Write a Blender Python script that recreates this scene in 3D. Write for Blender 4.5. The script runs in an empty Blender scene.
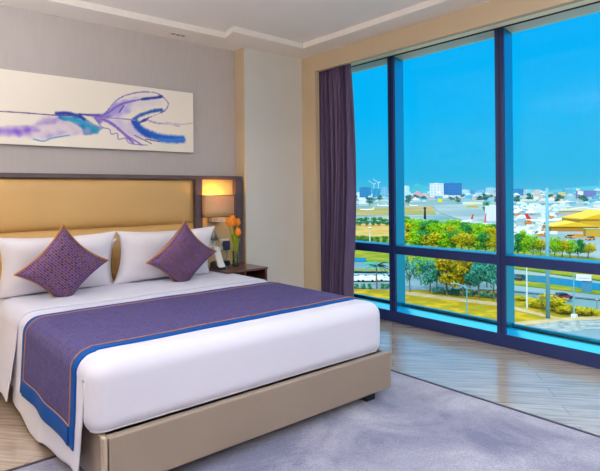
import bpy, bmesh, math, random
import numpy as np
from mathutils import Vector, Matrix, noise
random.seed(7)
PI = math.pi
S = bpy.context.scene
C = S.collection

# ------------------------------------------------------------------ camera
CAM_H, FPX, YAW, PITCH, ROLL, V0 = 1.4, 529.416, math.radians(40.2264), math.radians(-.18357), math.radians(-.60005), 194.9937
fw = Vector((math.sin(YAW)*math.cos(PITCH), math.cos(YAW)*math.cos(PITCH), math.sin(PITCH)))
rt = Vector((math.cos(YAW), -math.sin(YAW), 0)); up = rt.cross(fw)
rt, up = rt*math.cos(ROLL)+up*math.sin(ROLL), up*math.cos(ROLL)-rt*math.sin(ROLL)
cam = bpy.data.cameras.new('camera'); co = bpy.data.objects.new('camera', cam); C.objects.link(co)
m = Matrix((rt, up, -fw)).transposed().to_4x4(); m.translation = (0, 0, CAM_H); co.matrix_world = m
cam.sensor_width = 36; cam.sensor_fit = 'HORIZONTAL'; cam.lens = FPX/600*36
cam.shift_y = (V0-235.5)/600; cam.clip_end = 20000; cam.clip_start = .05
S.camera = co

def survey(u, v, ax, val):
    "measured photo point -> place in the room on the plane axis=val"
    d = fw + rt*((u-300)/FPX) - up*((v-V0)/FPX); o = Vector((0, 0, CAM_H))
    return o + d*((val-o[ax])/d[ax])

# ------------------------------------------------------------------ materials
def nt(name):
    m = bpy.data.materials.new(name); m.use_nodes = True
    n = m.node_tree; return m, n, n.nodes['Principled BSDF']
def N(n, t, **k):
    x = n.nodes.new(t)
    for a, b in k.items(): setattr(x, a, b)
    return x
def mat(name, col, rough=.6, metal=0, var=.0, vs=8, bump=0, bs=60, spec=.5, sheen=0, stretch=None, col2=None, trans=0, coat=0):
    m, n, b = nt(name)
    b.inputs['Base Color'].default_value = (*col, 1); b.inputs['Roughness'].default_value = rough
    b.inputs['Metallic'].default_value = metal; b.inputs['Specular IOR Level'].default_value = spec
    b.inputs['Sheen Weight'].default_value = sheen; b.inputs['Transmission Weight'].default_value = trans
    b.inputs['Coat Weight'].default_value = coat
    tc = N(n, 'ShaderNodeTexCoord'); mp = N(n, 'ShaderNodeMapping'); n.links.new(tc.outputs['Object'], mp.inputs[0])
    if stretch: mp.inputs['Scale'].default_value = stretch
    if var or col2:
        no = N(n, 'ShaderNodeTexNoise'); no.inputs['Scale'].default_value = vs; no.inputs['Detail'].default_value = 6
        n.links.new(mp.outputs[0], no.inputs[0])
        r = N(n, 'ShaderNodeValToRGB'); e = r.color_ramp.elements
        e[0].position = .3; e[1].position = .7
        c2 = col2 or tuple(min(1, c*(1+var)) for c in col); c1 = col if col2 else tuple(c*(1-var) for c in col)
        e[0].color = (*c1, 1); e[1].color = (*c2, 1)
        n.links.new(no.outputs[0], r.inputs[0]); n.links.new(r.outputs[0], b.inputs['Base Color'])
    if bump:
        no = N(n, 'ShaderNodeTexNoise'); no.inputs['Scale'].default_value = bs; no.inputs['Detail'].default_value = 4
        n.links.new(mp.outputs[0], no.inputs[0])
        bp = N(n, 'ShaderNodeBump'); bp.inputs['Strength'].default_value = bump; bp.inputs['Distance'].default_value = .01
        n.links.new(no.outputs[0], bp.inputs['Height']); n.links.new(bp.outputs[0], b.inputs['Normal'])
    return m
def emit(name, col, s):
    m, n, b = nt(name); b.inputs['Emission Color'].default_value = (*col, 1); b.inputs['Emission Strength'].default_value = s
    b.inputs['Base Color'].default_value = (*col, 1); return m
def srgb(h):
    h = h.lstrip('#'); v = [int(h[i:i+2], 16)/255 for i in (0, 2, 4)]
    return tuple(x/12.92 if x < .04045 else ((x+.055)/1.055)**2.4 for x in v)

M = {}
M['wallpaper'] = mat('wallpaper', srgb('b6b0b0'), .75, var=.025, vs=40, bump=.04, bs=260, stretch=(1, 1, .15))
M['plaster'] = mat('plaster_cream', srgb('c2b196'), .8, var=.02, vs=3)
M['column'] = mat('plaster_column', srgb('cdccc9'), .7, var=.02, vs=3)
M['ceiling'] = mat('ceiling_paint', srgb('e6e4e3'), .85)
M['soffit'] = mat('soffit_paint', srgb('e8e4e0'), .85)
M['white_soft'] = mat('white_recess_paint', srgb('f6f0d6'), .8)
M['frame'] = mat('navy_window_frame', srgb('22346e'), .4, metal=.1)
M['alu'] = mat('sky_tinted_aluminium', srgb('3cb0cc'), .3, metal=1)  # blue of the sky mirrored in the metal is put into its colour
M['head'] = mat('pale_head_rail', srgb('c2ccc2'), .5)
M['gasket'] = mat('black_gasket', srgb('14182c'), .6)
M['darkwood'] = mat('dark_stained_wood', srgb('57322a'), .28, var=.25, vs=5, stretch=(1, 8, 8), coat=.3)
M['hb_wood'] = mat('headboard_wood', srgb('55444c'), .35, var=.15, vs=5, stretch=(1, 8, 8))
M['gold'] = mat('gold_leatherette', srgb('c49e64'), .42, var=.05, vs=2, bump=.05, bs=300)
M['beige_panel'] = mat('beige_panel', srgb('bda67c'), .5, var=.03, vs=3)
M['taupe'] = mat('taupe_leatherette', srgb('8f8174'), .4, var=.04, vs=3, bump=.06, bs=260)
M['edge'] = mat('pale_edge_strip', srgb('ab9c8c'), .4)
M['linen'] = mat('white_linen', srgb('cdcee0'), .85, bump=.05, bs=260, sheen=.2)
M['pillow'] = mat('white_pillow_cotton', srgb('d8d5dd'), .85, bump=.06, bs=240, sheen=.2)
M['blue'] = mat('blue_satin', srgb('004a98'), .6, spec=.15, var=.06, vs=20)
M['orange'] = mat('orange_piping', srgb('bd7c28'), .6)
M['curtain'] = mat('plum_curtain', srgb('58466c'), .8, var=.08, vs=40, bump=.05, bs=300, sheen=.3, stretch=(1, 1, .1))
M['black'] = mat('black_plastic', srgb('1b1d26'), .4)
M['navyplastic'] = mat('navy_plastic', srgb('272b4c'), .4)
M['whiteplastic'] = mat('white_plastic', srgb('dcd8d4'), .35)
M['steel'] = mat('brushed_steel', srgb('c9c9c9'), .25, metal=1)
M['grey'] = mat('grey_metal', srgb('8d8d90'), .4, metal=.3)
M['petal'] = mat('orange_petal', srgb('ee8a12'), .5, var=.2, vs=30)
M['stem'] = mat('yellow_green_stem', srgb('8a9a1e'), .5, var=.15, vs=20)
M['water'] = mat('vase_water', srgb('d8e6d2'), .05, trans=.9)

def woven(name, base, spark, third, scale, sx=1):
    m, n, b = nt(name); b.inputs['Roughness'].default_value = .7; b.inputs['Specular IOR Level'].default_value = .12
    tc = N(n, 'ShaderNodeUVMap'); mp = N(n, 'ShaderNodeMapping'); n.links.new(tc.outputs[0], mp.inputs[0])
    mp.inputs['Scale'].default_value = (sx, 1, 1)
    br = N(n, 'ShaderNodeTexBrick'); br.inputs['Scale'].default_value = scale; br.inputs['Mortar Size'].default_value = .06
    br.inputs['Brick Width'].default_value = .9; br.inputs['Row Height'].default_value = .45; br.offset = .35
    br.inputs['Color1'].default_value = (*base, 1); br.inputs['Color2'].default_value = (*third, 1); br.inputs['Mortar'].default_value = (*spark, 1)
    n.links.new(mp.outputs[0], br.inputs['Vector'])
    no = N(n, 'ShaderNodeTexNoise'); no.inputs['Scale'].default_value = scale*1.6; no.inputs['Detail'].default_value = 8
    n.links.new(mp.outputs[0], no.inputs[0])
    r = N(n, 'ShaderNodeValToRGB'); r.color_ramp.elements[0].position = .44; r.color_ramp.elements[1].position = .6
    n.links.new(no.outputs[0], r.inputs[0])
    mx = N(n, 'ShaderNodeMix', data_type='RGBA'); mx.inputs['B'].default_value = (*spark, 1)
    mu = N(n, 'ShaderNodeMath', operation='MULTIPLY'); mu.inputs[1].default_value = .4
    n.links.new(r.outputs[0], mu.inputs[0]); n.links.new(mu.outputs[0], mx.inputs['Factor'])
    n.links.new(br.outputs[0], mx.inputs['A']); n.links.new(mx.outputs['Result'], b.inputs['Base Color'])
    bp = N(n, 'ShaderNodeBump'); bp.inputs['Strength'].default_value = .25; bp.inputs['Distance'].default_value = .004
    n.links.new(no.outputs[0], bp.inputs['Height']); n.links.new(bp.outputs[0], b.inputs['Normal'])
    return m
M['runner'] = woven('runner_weave', srgb('384c9c'), srgb('6c5650'), srgb('28348a'), 31)
M['cushion'] = woven('cushion_weave', srgb('46389a'), srgb('8a6648'), srgb('2a1e62'), 27)

def floor_mat():
    m, n, b = nt('oak_plank_floor'); b.inputs['Roughness'].default_value = .25; b.inputs['Specular IOR Level'].default_value = .8
    tc = N(n, 'ShaderNodeTexCoord'); mp = N(n, 'ShaderNodeMapping'); mp.inputs['Rotation'].default_value = (0, 0, math.radians(50))
    n.links.new(tc.outputs['Object'], mp.inputs[0])
    br = N(n, 'ShaderNodeTexBrick'); br.inputs['Scale'].default_value = 1; br.inputs['Brick Width'].default_value = 1.9; br.inputs['Row Height'].default_value = .16
    br.inputs['Mortar Size'].default_value = .0016; br.inputs['Mortar'].default_value = (*srgb('8c7a6a'), 1)
    br.inputs['Color1'].default_value = (*srgb('d6c4b2'), 1); br.inputs['Color2'].default_value = (*srgb('c8b4a2'), 1); br.offset = .43
    n.links.new(mp.outputs[0], br.inputs['Vector'])
    mp2 = N(n, 'ShaderNodeMapping'); mp2.inputs['Scale'].default_value = (1.2, 16, 1); n.links.new(mp.outputs[0], mp2.inputs[0])
    no = N(n, 'ShaderNodeTexNoise'); no.inputs['Scale'].default_value = 2.2; no.inputs['Detail'].default_value = 9; n.links.new(mp2.outputs[0], no.inputs[0])
    r = N(n, 'ShaderNodeValToRGB'); r.color_ramp.elements[0].position = .35; r.color_ramp.elements[1].position = .7
    r.color_ramp.elements[0].color = (.6, .57, .55, 1); r.color_ramp.elements[1].color = (1, 1, 1, 1); n.links.new(no.outputs[0], r.inputs[0])
    mx = N(n, 'ShaderNodeMix', data_type='RGBA', blend_type='MULTIPLY'); mx.inputs['Factor'].default_value = 1
    n.links.new(br.outputs[0], mx.inputs['A']); n.links.new(r.outputs[0], mx.inputs['B']); n.links.new(mx.outputs['Result'], b.inputs['Base Color'])
    bp = N(n, 'ShaderNodeBump'); bp.inputs['Strength'].default_value = .08; bp.inputs['Distance'].default_value = .004
    n.links.new(no.outputs[0], bp.inputs['Height']); n.links.new(bp.outputs[0], b.inputs['Normal'])
    b.inputs['Coat Weight'].default_value = 1; b.inputs['Coat Roughness'].default_value = .12; b.inputs['Coat IOR'].default_value = 1.7
    return m
M['floor'] = floor_mat()
def rug_mat():
    m, n, b = nt('rug_pile'); b.inputs['Roughness'].default_value = .95; b.inputs['Sheen Weight'].default_value = .4
    tc = N(n, 'ShaderNodeTexCoord')
    a = N(n, 'ShaderNodeTexNoise'); a.inputs['Scale'].default_value = 1.5; a.inputs['Detail'].default_value = 7; a.inputs['Roughness'].default_value = .65; a.inputs['Distortion'].default_value = .6
    n.links.new(tc.outputs['Object'], a.inputs[0])
    r = N(n, 'ShaderNodeValToRGB'); e = r.color_ramp.elements; e[0].position = .36; e[1].position = .62
    e[0].color = (*srgb('62668c'), 1); e[1].color = (*srgb('a6a5bc'), 1); n.links.new(a.outputs[0], r.inputs[0])
    f = N(n, 'ShaderNodeTexNoise'); f.inputs['Scale'].default_value = 140; f.inputs['Detail'].default_value = 3; n.links.new(tc.outputs['Object'], f.inputs[0])
    r2 = N(n, 'ShaderNodeValToRGB'); r2.color_ramp.elements[0].color = (.6, .6, .62, 1); r2.color_ramp.elements[1].color = (1.1, 1.1, 1.1, 1)
    r2.color_ramp.elements[0].position = .3; r2.color_ramp.elements[1].position = .7; n.links.new(f.outputs[0], r2.inputs[0])
    mx = N(n, 'ShaderNodeMix', data_type='RGBA', blend_type='MULTIPLY'); mx.inputs['Factor'].default_value = 1
    n.links.new(r.outputs[0], mx.inputs['A']); n.links.new(r2.outputs[0], mx.inputs['B']); n.links.new(mx.outputs['Result'], b.inputs['Base Color'])
    bp = N(n, 'ShaderNodeBump'); bp.inputs['Strength'].default_value = .6; bp.inputs['Distance'].default_value = .006
    n.links.new(f.outputs[0], bp.inputs['Height']); n.links.new(bp.outputs[0], b.inputs['Normal'])
    return m
M['rug'] = rug_mat()
M['binding'] = mat('rug_binding', srgb('3b3046'), .7)
def glass_mat():
    m = bpy.data.materials.new('window_glass'); m.use_nodes = True; n = m.node_tree; n.nodes.clear()
    o = N(n, 'ShaderNodeOutputMaterial'); t = N(n, 'ShaderNodeBsdfTransparent'); g = N(n, 'ShaderNodeBsdfGlossy'); g.inputs['Roughness'].default_value = .02
    t.inputs[0].default_value = (.98, .99, 1, 1)
    lw = N(n, 'ShaderNodeLayerWeight'); lw.inputs[0].default_value = .5; pw = N(n, 'ShaderNodeMath', operation='POWER'); pw.inputs[1].default_value = 5
    n.links.new(lw.outputs['Facing'], pw.inputs[0]); f = N(n, 'ShaderNodeMath', operation='MULTIPLY_ADD'); f.inputs[1].default_value = .6; f.inputs[2].default_value = .012
    n.links.new(pw.outputs[0], f.inputs[0]); x = N(n, 'ShaderNodeMixShader')
    n.links.new(f.outputs[0], x.inputs[0]); n.links.new(t.outputs[0], x.inputs[1]); n.links.new(g.outputs[0], x.inputs[2]); n.links.new(x.outputs[0], o.inputs[0])
    return m
M['glass'] = glass_mat()
def vase_mat():
    m = bpy.data.materials.new('clear_vase_glass'); m.use_nodes = True; n = m.node_tree; n.nodes.clear()
    o = N(n, 'ShaderNodeOutputMaterial'); t = N(n, 'ShaderNodeBsdfTransparent'); g = N(n, 'ShaderNodeBsdfGlossy'); g.inputs['Roughness'].default_value = .05
    t.inputs[0].default_value = (.86, .93, .88, 1)
    lw = N(n, 'ShaderNodeLayerWeight'); lw.inputs[0].default_value = .5; pw = N(n, 'ShaderNodeMath', operation='POWER'); pw.inputs[1].default_value = 3
    n.links.new(lw.outputs['Facing'], pw.inputs[0]); f = N(n, 'ShaderNodeMath', operation='MULTIPLY_ADD'); f.inputs[1].default_value = .7; f.inputs[2].default_value = .04
    n.links.new(pw.outputs[0], f.inputs[0]); x = N(n, 'ShaderNodeMixShader')
    n.links.new(f.outputs[0], x.inputs[0]); n.links.new(t.outputs[0], x.inputs[1]); n.links.new(g.outputs[0], x.inputs[2]); n.links.new(x.outputs[0], o.inputs[0])
    return m
M['vase'] = vase_mat()
def shade_mat():
    m, n, b = nt('lamp_shade_fabric'); b.inputs['Base Color'].default_value = (*srgb('c4ab84'), 1); b.inputs['Roughness'].default_value = .7
    t = N(n, 'ShaderNodeBsdfTranslucent'); t.inputs[0].default_value = (*srgb('e0a050'), 1)
    x = N(n, 'ShaderNodeMixShader'); x.inputs[0].default_value = .17
    o = [k for k in n.nodes if k.type == 'OUTPUT_MATERIAL'][0]
    n.links.new(b.outputs[0], x.inputs[1]); n.links.new(t.outputs[0], x.inputs[2]); n.links.new(x.outputs[0], o.inputs[0])
    return m
M['shade'] = shade_mat()
M['bulb'] = emit('warm_bulb', (1, .62, .25), 12)

# ------------------------------------------------------------------ mesh helpers
class MB:
    def __init__(s): s.bm = bmesh.new(); s.uv = s.bm.loops.layers.uv.new('UVMap')
    def box(s, a, b, bev=0, seg=2):
        r = bmesh.ops.create_cube(s.bm, size=1); vs = r['verts']
        for v in vs: v.co = Vector([a[i] + (v.co[i]+.5)*(b[i]-a[i]) for i in range(3)])
        if bev:
            es = list({e for v in vs for e in v.link_edges})
            bmesh.ops.bevel(s.bm, geom=es, offset=bev, segments=seg, affect='EDGES', profile=.5)
        return s
    def prism(s, pts, ax, a, b):
        "polygon pts (2-D, in the other two axes) extruded from a to b along axis ax"
        def P(p, h):
            q = list(p); q.insert(ax, h); return Vector(q)
        lo = [s.bm.verts.new(P(p, a)) for p in pts]; hi = [s.bm.verts.new(P(p, b)) for p in pts]
        n = len(pts); s.bm.faces.new(lo); s.bm.faces.new(hi[::-1])
        for i in range(n): s.bm.faces.new((lo[i], hi[i], hi[(i+1) % n], lo[(i+1) % n]))
        return s
    def tube(s, pts, r, seg=8, cap=True):
        pts = [Vector(p) for p in pts]; rings = []
        rr = r if isinstance(r, (list, tuple)) else [r]*len(pts)
        for i, p in enumerate(pts):
            d = (pts[min(i+1, len(pts)-1)]-pts[max(i-1, 0)]).normalized()
            a = d.orthogonal().normalized() if i == 0 else (a - d*a.dot(d)).normalized()
            b = d.cross(a)
            rings.append([s.bm.verts.new(p+(a*math.cos(2*PI*k/seg)+b*math.sin(2*PI*k/seg))*rr[i]) for k in range(seg)])
        for i in range(len(rings)-1):
            for k in range(seg): s.bm.faces.new((rings[i][k], rings[i][(k+1) % seg], rings[i+1][(k+1) % seg], rings[i+1][k]))
        if cap: s.bm.faces.new(rings[0][::-1]); s.bm.faces.new(rings[-1])
        return s
    def lathe(s, prof, c=(0, 0, 0), seg=24):
        rings = []
        for r, z in prof:
            rings.append([s.bm.verts.new((c[0]+r*math.cos(2*PI*k/seg), c[1]+r*math.sin(2*PI*k/seg), c[2]+z)) for k in range(seg)])
        for i in range(len(rings)-1):
            for k in range(seg): s.bm.faces.new((rings[i][k], rings[i][(k+1) % seg], rings[i+1][(k+1) % seg], rings[i+1][k]))
        return s
    def grid(s, fn, nu, nv, keep=None):
        vs = [[s.bm.verts.new(fn(i/nu, j/nv)) for j in range(nv+1)] for i in range(nu+1)]
        for i in range(nu):
            for j in range(nv):
                if keep and not keep((i+.5)/nu, (j+.5)/nv): continue
                f = s.bm.faces.new((vs[i][j], vs[i+1][j], vs[i+1][j+1], vs[i][j+1]))
        return s
    def blob(s, c, r, sub=1, jit=.2, sc=(1, 1, 1)):
        q = bmesh.ops.create_icosphere(s.bm, subdivisions=sub, radius=1)
        for v in q['verts']:
            k = 1+random.uniform(-jit, jit); v.co = Vector(c)+Vector([v.co[i]*r*k*sc[i] for i in range(3)])
        return s
    def build(s, name, m, parent=None, smooth=False, recalc=True):
        loose = [v for v in s.bm.verts if not v.link_faces]
        if loose: bmesh.ops.delete(s.bm, geom=loose, context='VERTS')
        if recalc: bmesh.ops.recalc_face_normals(s.bm, faces=s.bm.faces[:])
        me = bpy.data.meshes.new(name); s.bm.to_mesh(me); s.bm.free()
        me.materials.append(M[m] if isinstance(m, str) else m)
        if smooth:
            for p in me.polygons: p.use_smooth = True
        o = bpy.data.objects.new(name, me); C.objects.link(o)
        if parent:
            o.parent = parent; o.matrix_parent_inverse = Matrix.Translation(-Vector(parent.location)) if not parent.parent else Matrix.Identity(4)
        return o
def sub(o, lv=1):
    md = o.modifiers.new('smooth', 'SUBSURF'); md.levels = lv; md.render_levels = lv; return o
def solid(o, t, off=-1):
    md = o.modifiers.new('thickness', 'SOLIDIFY'); md.thickness = t; md.offset = off; return o
def tag(o, label, cat, group=None, kind=None):
    o['label'] = label; o['category'] = cat
    if group: o['group'] = group
    if kind: o['kind'] = kind
    return o
def thing(name, label, cat, loc=(0, 0, 0), group=None):
    o = bpy.data.objects.new(name, None); o.location = loc; o.empty_display_size = .05; C.objects.link(o)
    return tag(o, label, cat, group)
def struct(o): o['kind'] = 'structure'; return o
def dup(o, loc, rz=0, sc=1, label=None):
    r = o.copy(); C.objects.link(r); r.location = loc; r.rotation_euler = (0, 0, rz)
    r.scale = (sc, sc, sc) if not isinstance(sc, (tuple, list)) else sc
    if label: r['label'] = label
    for ch in list(o.children):
        c = ch.copy(); C.objects.link(c); c.parent = r
        for g in list(ch.children):
            d = g.copy(); C.objects.link(d); d.parent = c
    return r

# ------------------------------------------------------------------ room shell
XP, XG, YC, YW, ZC, ZT = 3.906, 4.60, 4.57, 4.74, 2.92, 2.975      # plaster, glass, column, back wall, soffit, tray
XL, YF, YJ, ZR = -1.6, -2.6, 4.34, 2.871                             # left wall, wall behind, window jamb, recess ceiling
struct(MB().box((XL-.1, YF-.1, -.1), (XG+.12, YW+.2, 0)).build('floor', 'floor'))
struct(MB().box((XL, YW, 0), (XP+.8, YW+.12, 3.1)).build('wall_back', 'wallpaper'))
struct(MB().box((3.12, YC, 0), (XP+.02, YW+.01, ZC+.02)).build('wall_column', 'plaster'))
struct(MB().box((3.124, YC-.006, 0), (XP+.003, YC+.01, ZC+.01)).build('trim_3', 'column'))
struct(MB().box((XL-.1, YF, 0), (XL, YW, 3.1)).build('wall_left', 'plaster'))
struct(MB().box((XL-.1, YF-.1, 0), (XG+.1, YF, 3.1)).build('wall_front', 'plaster'))
w = MB(); w.box((XP, YJ, 0), (3.965, YW+.1, 3.1)); w.box((XP, YF, 2.742), (3.965, YJ, 3.1)); w.box((3.965, YW, 0), (XG+.12, YW+.1, 3.1))
struct(w.build('wall_right', 'plaster'))
struct(MB().box((3.965, YF, ZR), (XG+.12, YW, 3.1)).build('trim_1', 'white_soft'))
struct(MB().box((XL, YF, ZT), (XP+.05, YW+.05, 3.1)).build('ceiling', 'ceiling'))
so = MB(); e = 3.63
so.prism([(XL, YW+.02), (XL, 4.40), (2.79, 4.40), (2.735, 4.18), (e, 4.22), (e, -1.9), (XL+.6, -1.9), (XL+.6, 4.40), (XL, 4.40), (XL, YF), (XP+.01, YF), (XP+.01, YW+.02)], 2, ZC, ZT+.01)
struct(so.build('trim_2', 'soffit'))
# window: frame parts, one pane per opening
W = bpy.data.objects.new('window_1', None); W.location = (XG, 1, 0); C.objects.link(W); W['kind'] = 'structure'
ys = [3.735, 2.478, 1.22, -.04, -1.3]
XF = 4.454
for y in ys:
    mu = MB().box((XF, y-.041, .1), (XF+.03, y+.041, ZR), .003).build('mullion', 'frame', W)
    g_ = MB().box((XF-.0015, y-.006, .1), (XF+.001, y+.004, ZR)); g_.build('groove', 'gasket', mu)
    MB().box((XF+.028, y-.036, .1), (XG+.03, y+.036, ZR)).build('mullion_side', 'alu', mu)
YE = YW
ends = [YE] + ys + [YF]
for a, b in zip(ends[:-1], ends[1:]):
    hi, lo = (a-.041 if a != YE else a), (b+.041 if b != YF else b)
    r_ = MB().box((XF, lo-.01, .736), (XF+.02, hi+.01, .822), .003).build('transom', 'frame', W)
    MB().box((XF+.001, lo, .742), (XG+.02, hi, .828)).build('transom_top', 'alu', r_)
    for z0, z1 in ((.175, .742), (.826, 2.85)):
        MB().box((XG, lo-.03, z0-.01), (XG+.012, hi+.03, z1+.01)).build('pane', 'glass', W)
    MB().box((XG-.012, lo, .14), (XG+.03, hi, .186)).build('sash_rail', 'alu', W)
    MB().box((XG-.0135, lo, .158), (XG-.0115, hi, .166)).build('gasket_strip', 'gasket', W)
    MB().prism([(XF+.014, ZR), (XG-.02, 2.846), (XG+.03, 2.846), (XG+.03, ZR)], 1, lo, hi).build('head_rail', 'head', W)
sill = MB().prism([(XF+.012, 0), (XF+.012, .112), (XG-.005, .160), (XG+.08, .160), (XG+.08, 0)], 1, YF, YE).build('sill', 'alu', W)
MB().box((XF-.002, YF, 0), (XF+.012, YE, .116), .002).build('sill_kerb', 'frame', W)
MB().box((XF-.006, YF, ZR-.008), (XF+.014, YE, ZR)).build('curtain_track', 'gasket', W)

# ------------------------------------------------------------------ ceiling fixture, added fill lamps out of view
t = thing('sprinkler_cover', 'small oblong fixture set in the ceiling border above the artwork', 'ceiling fixture', (2.37, 4.566, ZC))
MB().box((2.285, 4.53, ZC-.008), (2.455, 4.60, ZC), .004).build('plate', 'soffit', t)
for k in (-.05, .0, .05): MB().box((2.37+k-.018, 4.548, ZC-.0105), (2.37+k+.018, 4.582, ZC-.0075)).build('slot', 'grey', t)
FILL_LAMPS = [(.3, 2.4), (1.9, 1.6), (.1, .6), (1.9, -.2), (0, -1.2), (3.0, .6)]  # downlights added out of view to fill the room with light
for x, y in FILL_LAMPS:
    d = thing('fill_downlight', 'added round fill downlight in the ceiling tray', 'added fill lamp', (x, y, ZT), 'added fill downlights')
    MB().lathe([(.14, 0), (.14, -.012), (.115, -.014), (.11, -.004)], (x, y, ZT), 28).build('trim_ring', 'whiteplastic', d)
    MB().lathe([(.0005, -.006), (.11, -.006)], (x, y, ZT), 28).build('diffuser', emit('fill_downlight_diffuser', (1, .93, .85), 3), d)
    l = bpy.data.lights.new('downlight', 'AREA'); l.shape = 'DISK'; l.size = .22; l.energy = 14; l.color = (.95, .96, 1)
    lo = bpy.data.objects.new('fill_downlight_lamp', l); lo.location = (x, y, ZT-.03); C.objects.link(lo)

for x, y, lb in ((.2, -.2, 'added fill globe pendant nearest the camera in the ceiling tray'), (2.3, -.9, 'added fill globe pendant by the window side of the tray')):
    d = thing('fill_pendant', lb, 'pendant lamp', (x, y, ZT))  # glowing pendant added out of view, only to brighten the room
    MB().lathe([(.06, 0), (.06, -.02), (.0005, -.025)], (x, y, ZT), 20).build('canopy', 'whiteplastic', d)
    MB().tube([(x, y, ZT-.02), (x, y, ZT-.36)], .006, 8).build('rod', 'steel', d)
    sg = MB(); sg.lathe([(.001, -.19)]+[(.19*math.sin(PI*q/16), -.19*math.cos(PI*q/16)) for q in range(1, 16)]+[(.03, .19)], (x, y, ZT-.55), 28)
    g_ = sg.build('glass_globe', emit('fill_globe_glow', (.9, .95, 1), 6), d, True)

for x, y, lb in ((-1.15, 2.9, 'added steel fill uplighter by the left wall near the headboard'), (-1.1, -1.9, 'added steel fill uplighter in the corner behind the camera'), (3.3, -1.9, 'added steel fill uplighter near the window behind the camera')):
    d = thing('fill_floor_lamp', lb, 'floor lamp', (x, y, 0))  # uplighter added out of view to brighten the ceiling
    MB().lathe([(.001, 0), (.15, 0), (.15, .02), (.02, .03), (.001, .03)], (x, y, 0), 28).build('base', 'steel', d, True)
    MB().tube([(x, y, .025), (x, y, 1.72)], .013, 10).build('pole', 'steel', d, True)
    sg = MB(); sg.lathe([(.02, 1.70), (.10, 1.76), (.17, 1.86), (.175, 1.86), (.10, 1.745), (.015, 1.69)], (x, y, 0), 28); sg.build('bowl_shade', 'grey', d, True)
    l = bpy.data.lights.new('fill_uplight', 'AREA'); l.shape = 'DISK'; l.size = .24; l.energy = 124; l.color = (.95, .97, 1)
    lo = bpy.data.objects.new('fill_uplight', l); lo.location = (x, y, 1.84); lo.rotation_euler = (PI, 0, 0); C.objects.link(lo)

# ------------------------------------------------------------------ headboard
Y0 = 4.59
hb = thing('headboard', 'wide gold padded headboard in a dark wood frame behind the bed', 'headboard', (1.6, YW, .1))
XH = -.35
MB().box((XH, Y0-.012, 1.545), (3.085, YW, 1.583), .004).build('top_rail', 'hb_wood', hb)
for a, b in ((XH, XH+.08), (2.545, 2.622), (3.0, 3.085)):
    MB().box((a, Y0-.014, .0), (b, YW, 1.546), .004).build('post', 'hb_wood', hb)
def padded(x0, x1, z0, z1, y, dep, name, mt):
    mb = MB()
    def fn(a, b):
        px, pz = 2*a-1, 2*b-1
        ex, ez = 1-abs(px)**14, 1-abs(pz)**4.5
        return Vector((x0+(x1-x0)*a, y-dep*(ex*ez)**.5, z0+(z1-z0)*b))
    mb.grid(fn, 80, 24); mb.box((x0, y, z0), (x1, YW, z1))
    return mb.build(name, mt, hb, smooth=True)
padded(XH+.08, 2.545, 1.118, 1.545, Y0+.035, .055, 'padded_panel', 'gold')
padded(XH+.08, 2.545, .30, 1.120, Y0+.035, .055, 'padded_panel', 'gold')
MB().box((2.622, Y0+.035, .0), (3.0, YW, 1.546)).build('side_panel', 'beige_panel', hb)

# ------------------------------------------------------------------ wall lamp
L = thing('wall_lamp', 'lit wall lamp with a drum shade on the beige panel', 'wall lamp', (2.76, 4.62, 1.29))
mb = MB(); cx, yb, rx, ry = 2.782, 4.585, .168, .13
arc = [(cx-rx, yb)] + [(cx+rx*math.sin(a), yb-.02-(ry-.02)*math.cos(a)**.6) for a in [(-PI/2)*(1-2*k/24) for k in range(1, 24)]] + [(cx+rx, yb)]
def fsh(a, b):
    i = a*(len(arc)-1); k = min(int(i), len(arc)-2); f = i-k
    return Vector((arc[k][0]*(1-f)+arc[k+1][0]*f, arc[k][1]*(1-f)+arc[k+1][1]*f, 1.178+.212*b))
mb.grid(fsh, 24, 4); sh = mb.build('lamp_shade', 'shade', L, smooth=True); solid(sh, .004)
for zz in (1.177, 1.388):
    r_ = MB(); r_.tube([fsh(k/24, 0)+Vector((0, 0, zz-1.178)) for k in range(25)], .004, 6); r_.build('shade_rim', 'darkwood', sh)
MB().box((2.70, 4.60, 1.12), (2.815, 4.628, 1.30), .004).build('backplate', 'steel', L)
MB().box((2.735, 4.49, 1.125), (2.825, 4.61, 1.168), .004).build('bracket', 'whiteplastic', L)
MB().tube([(2.757, 4.61, 1.2), (2.757, 4.54, 1.2), (2.757, 4.53, 1.22), (2.757, 4.53, 1.25)], .008).build('arm', 'steel', L)
MB().lathe([(.002, .09), (.018, .085), (.028, .06), (.026, .035), (.014, .01), (.012, 0)], (2.757, 4.53, 1.245), 16).build('bulb', 'bulb', L, True)
pl = bpy.data.lights.new('lamp_glow', 'POINT'); pl.energy = 5; pl.color = (1, .52, .06); pl.shadow_soft_size = .03
po = bpy.data.objects.new('lamp_glow', pl); po.location = (2.757, 4.53, 1.375); C.objects.link(po)

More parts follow.
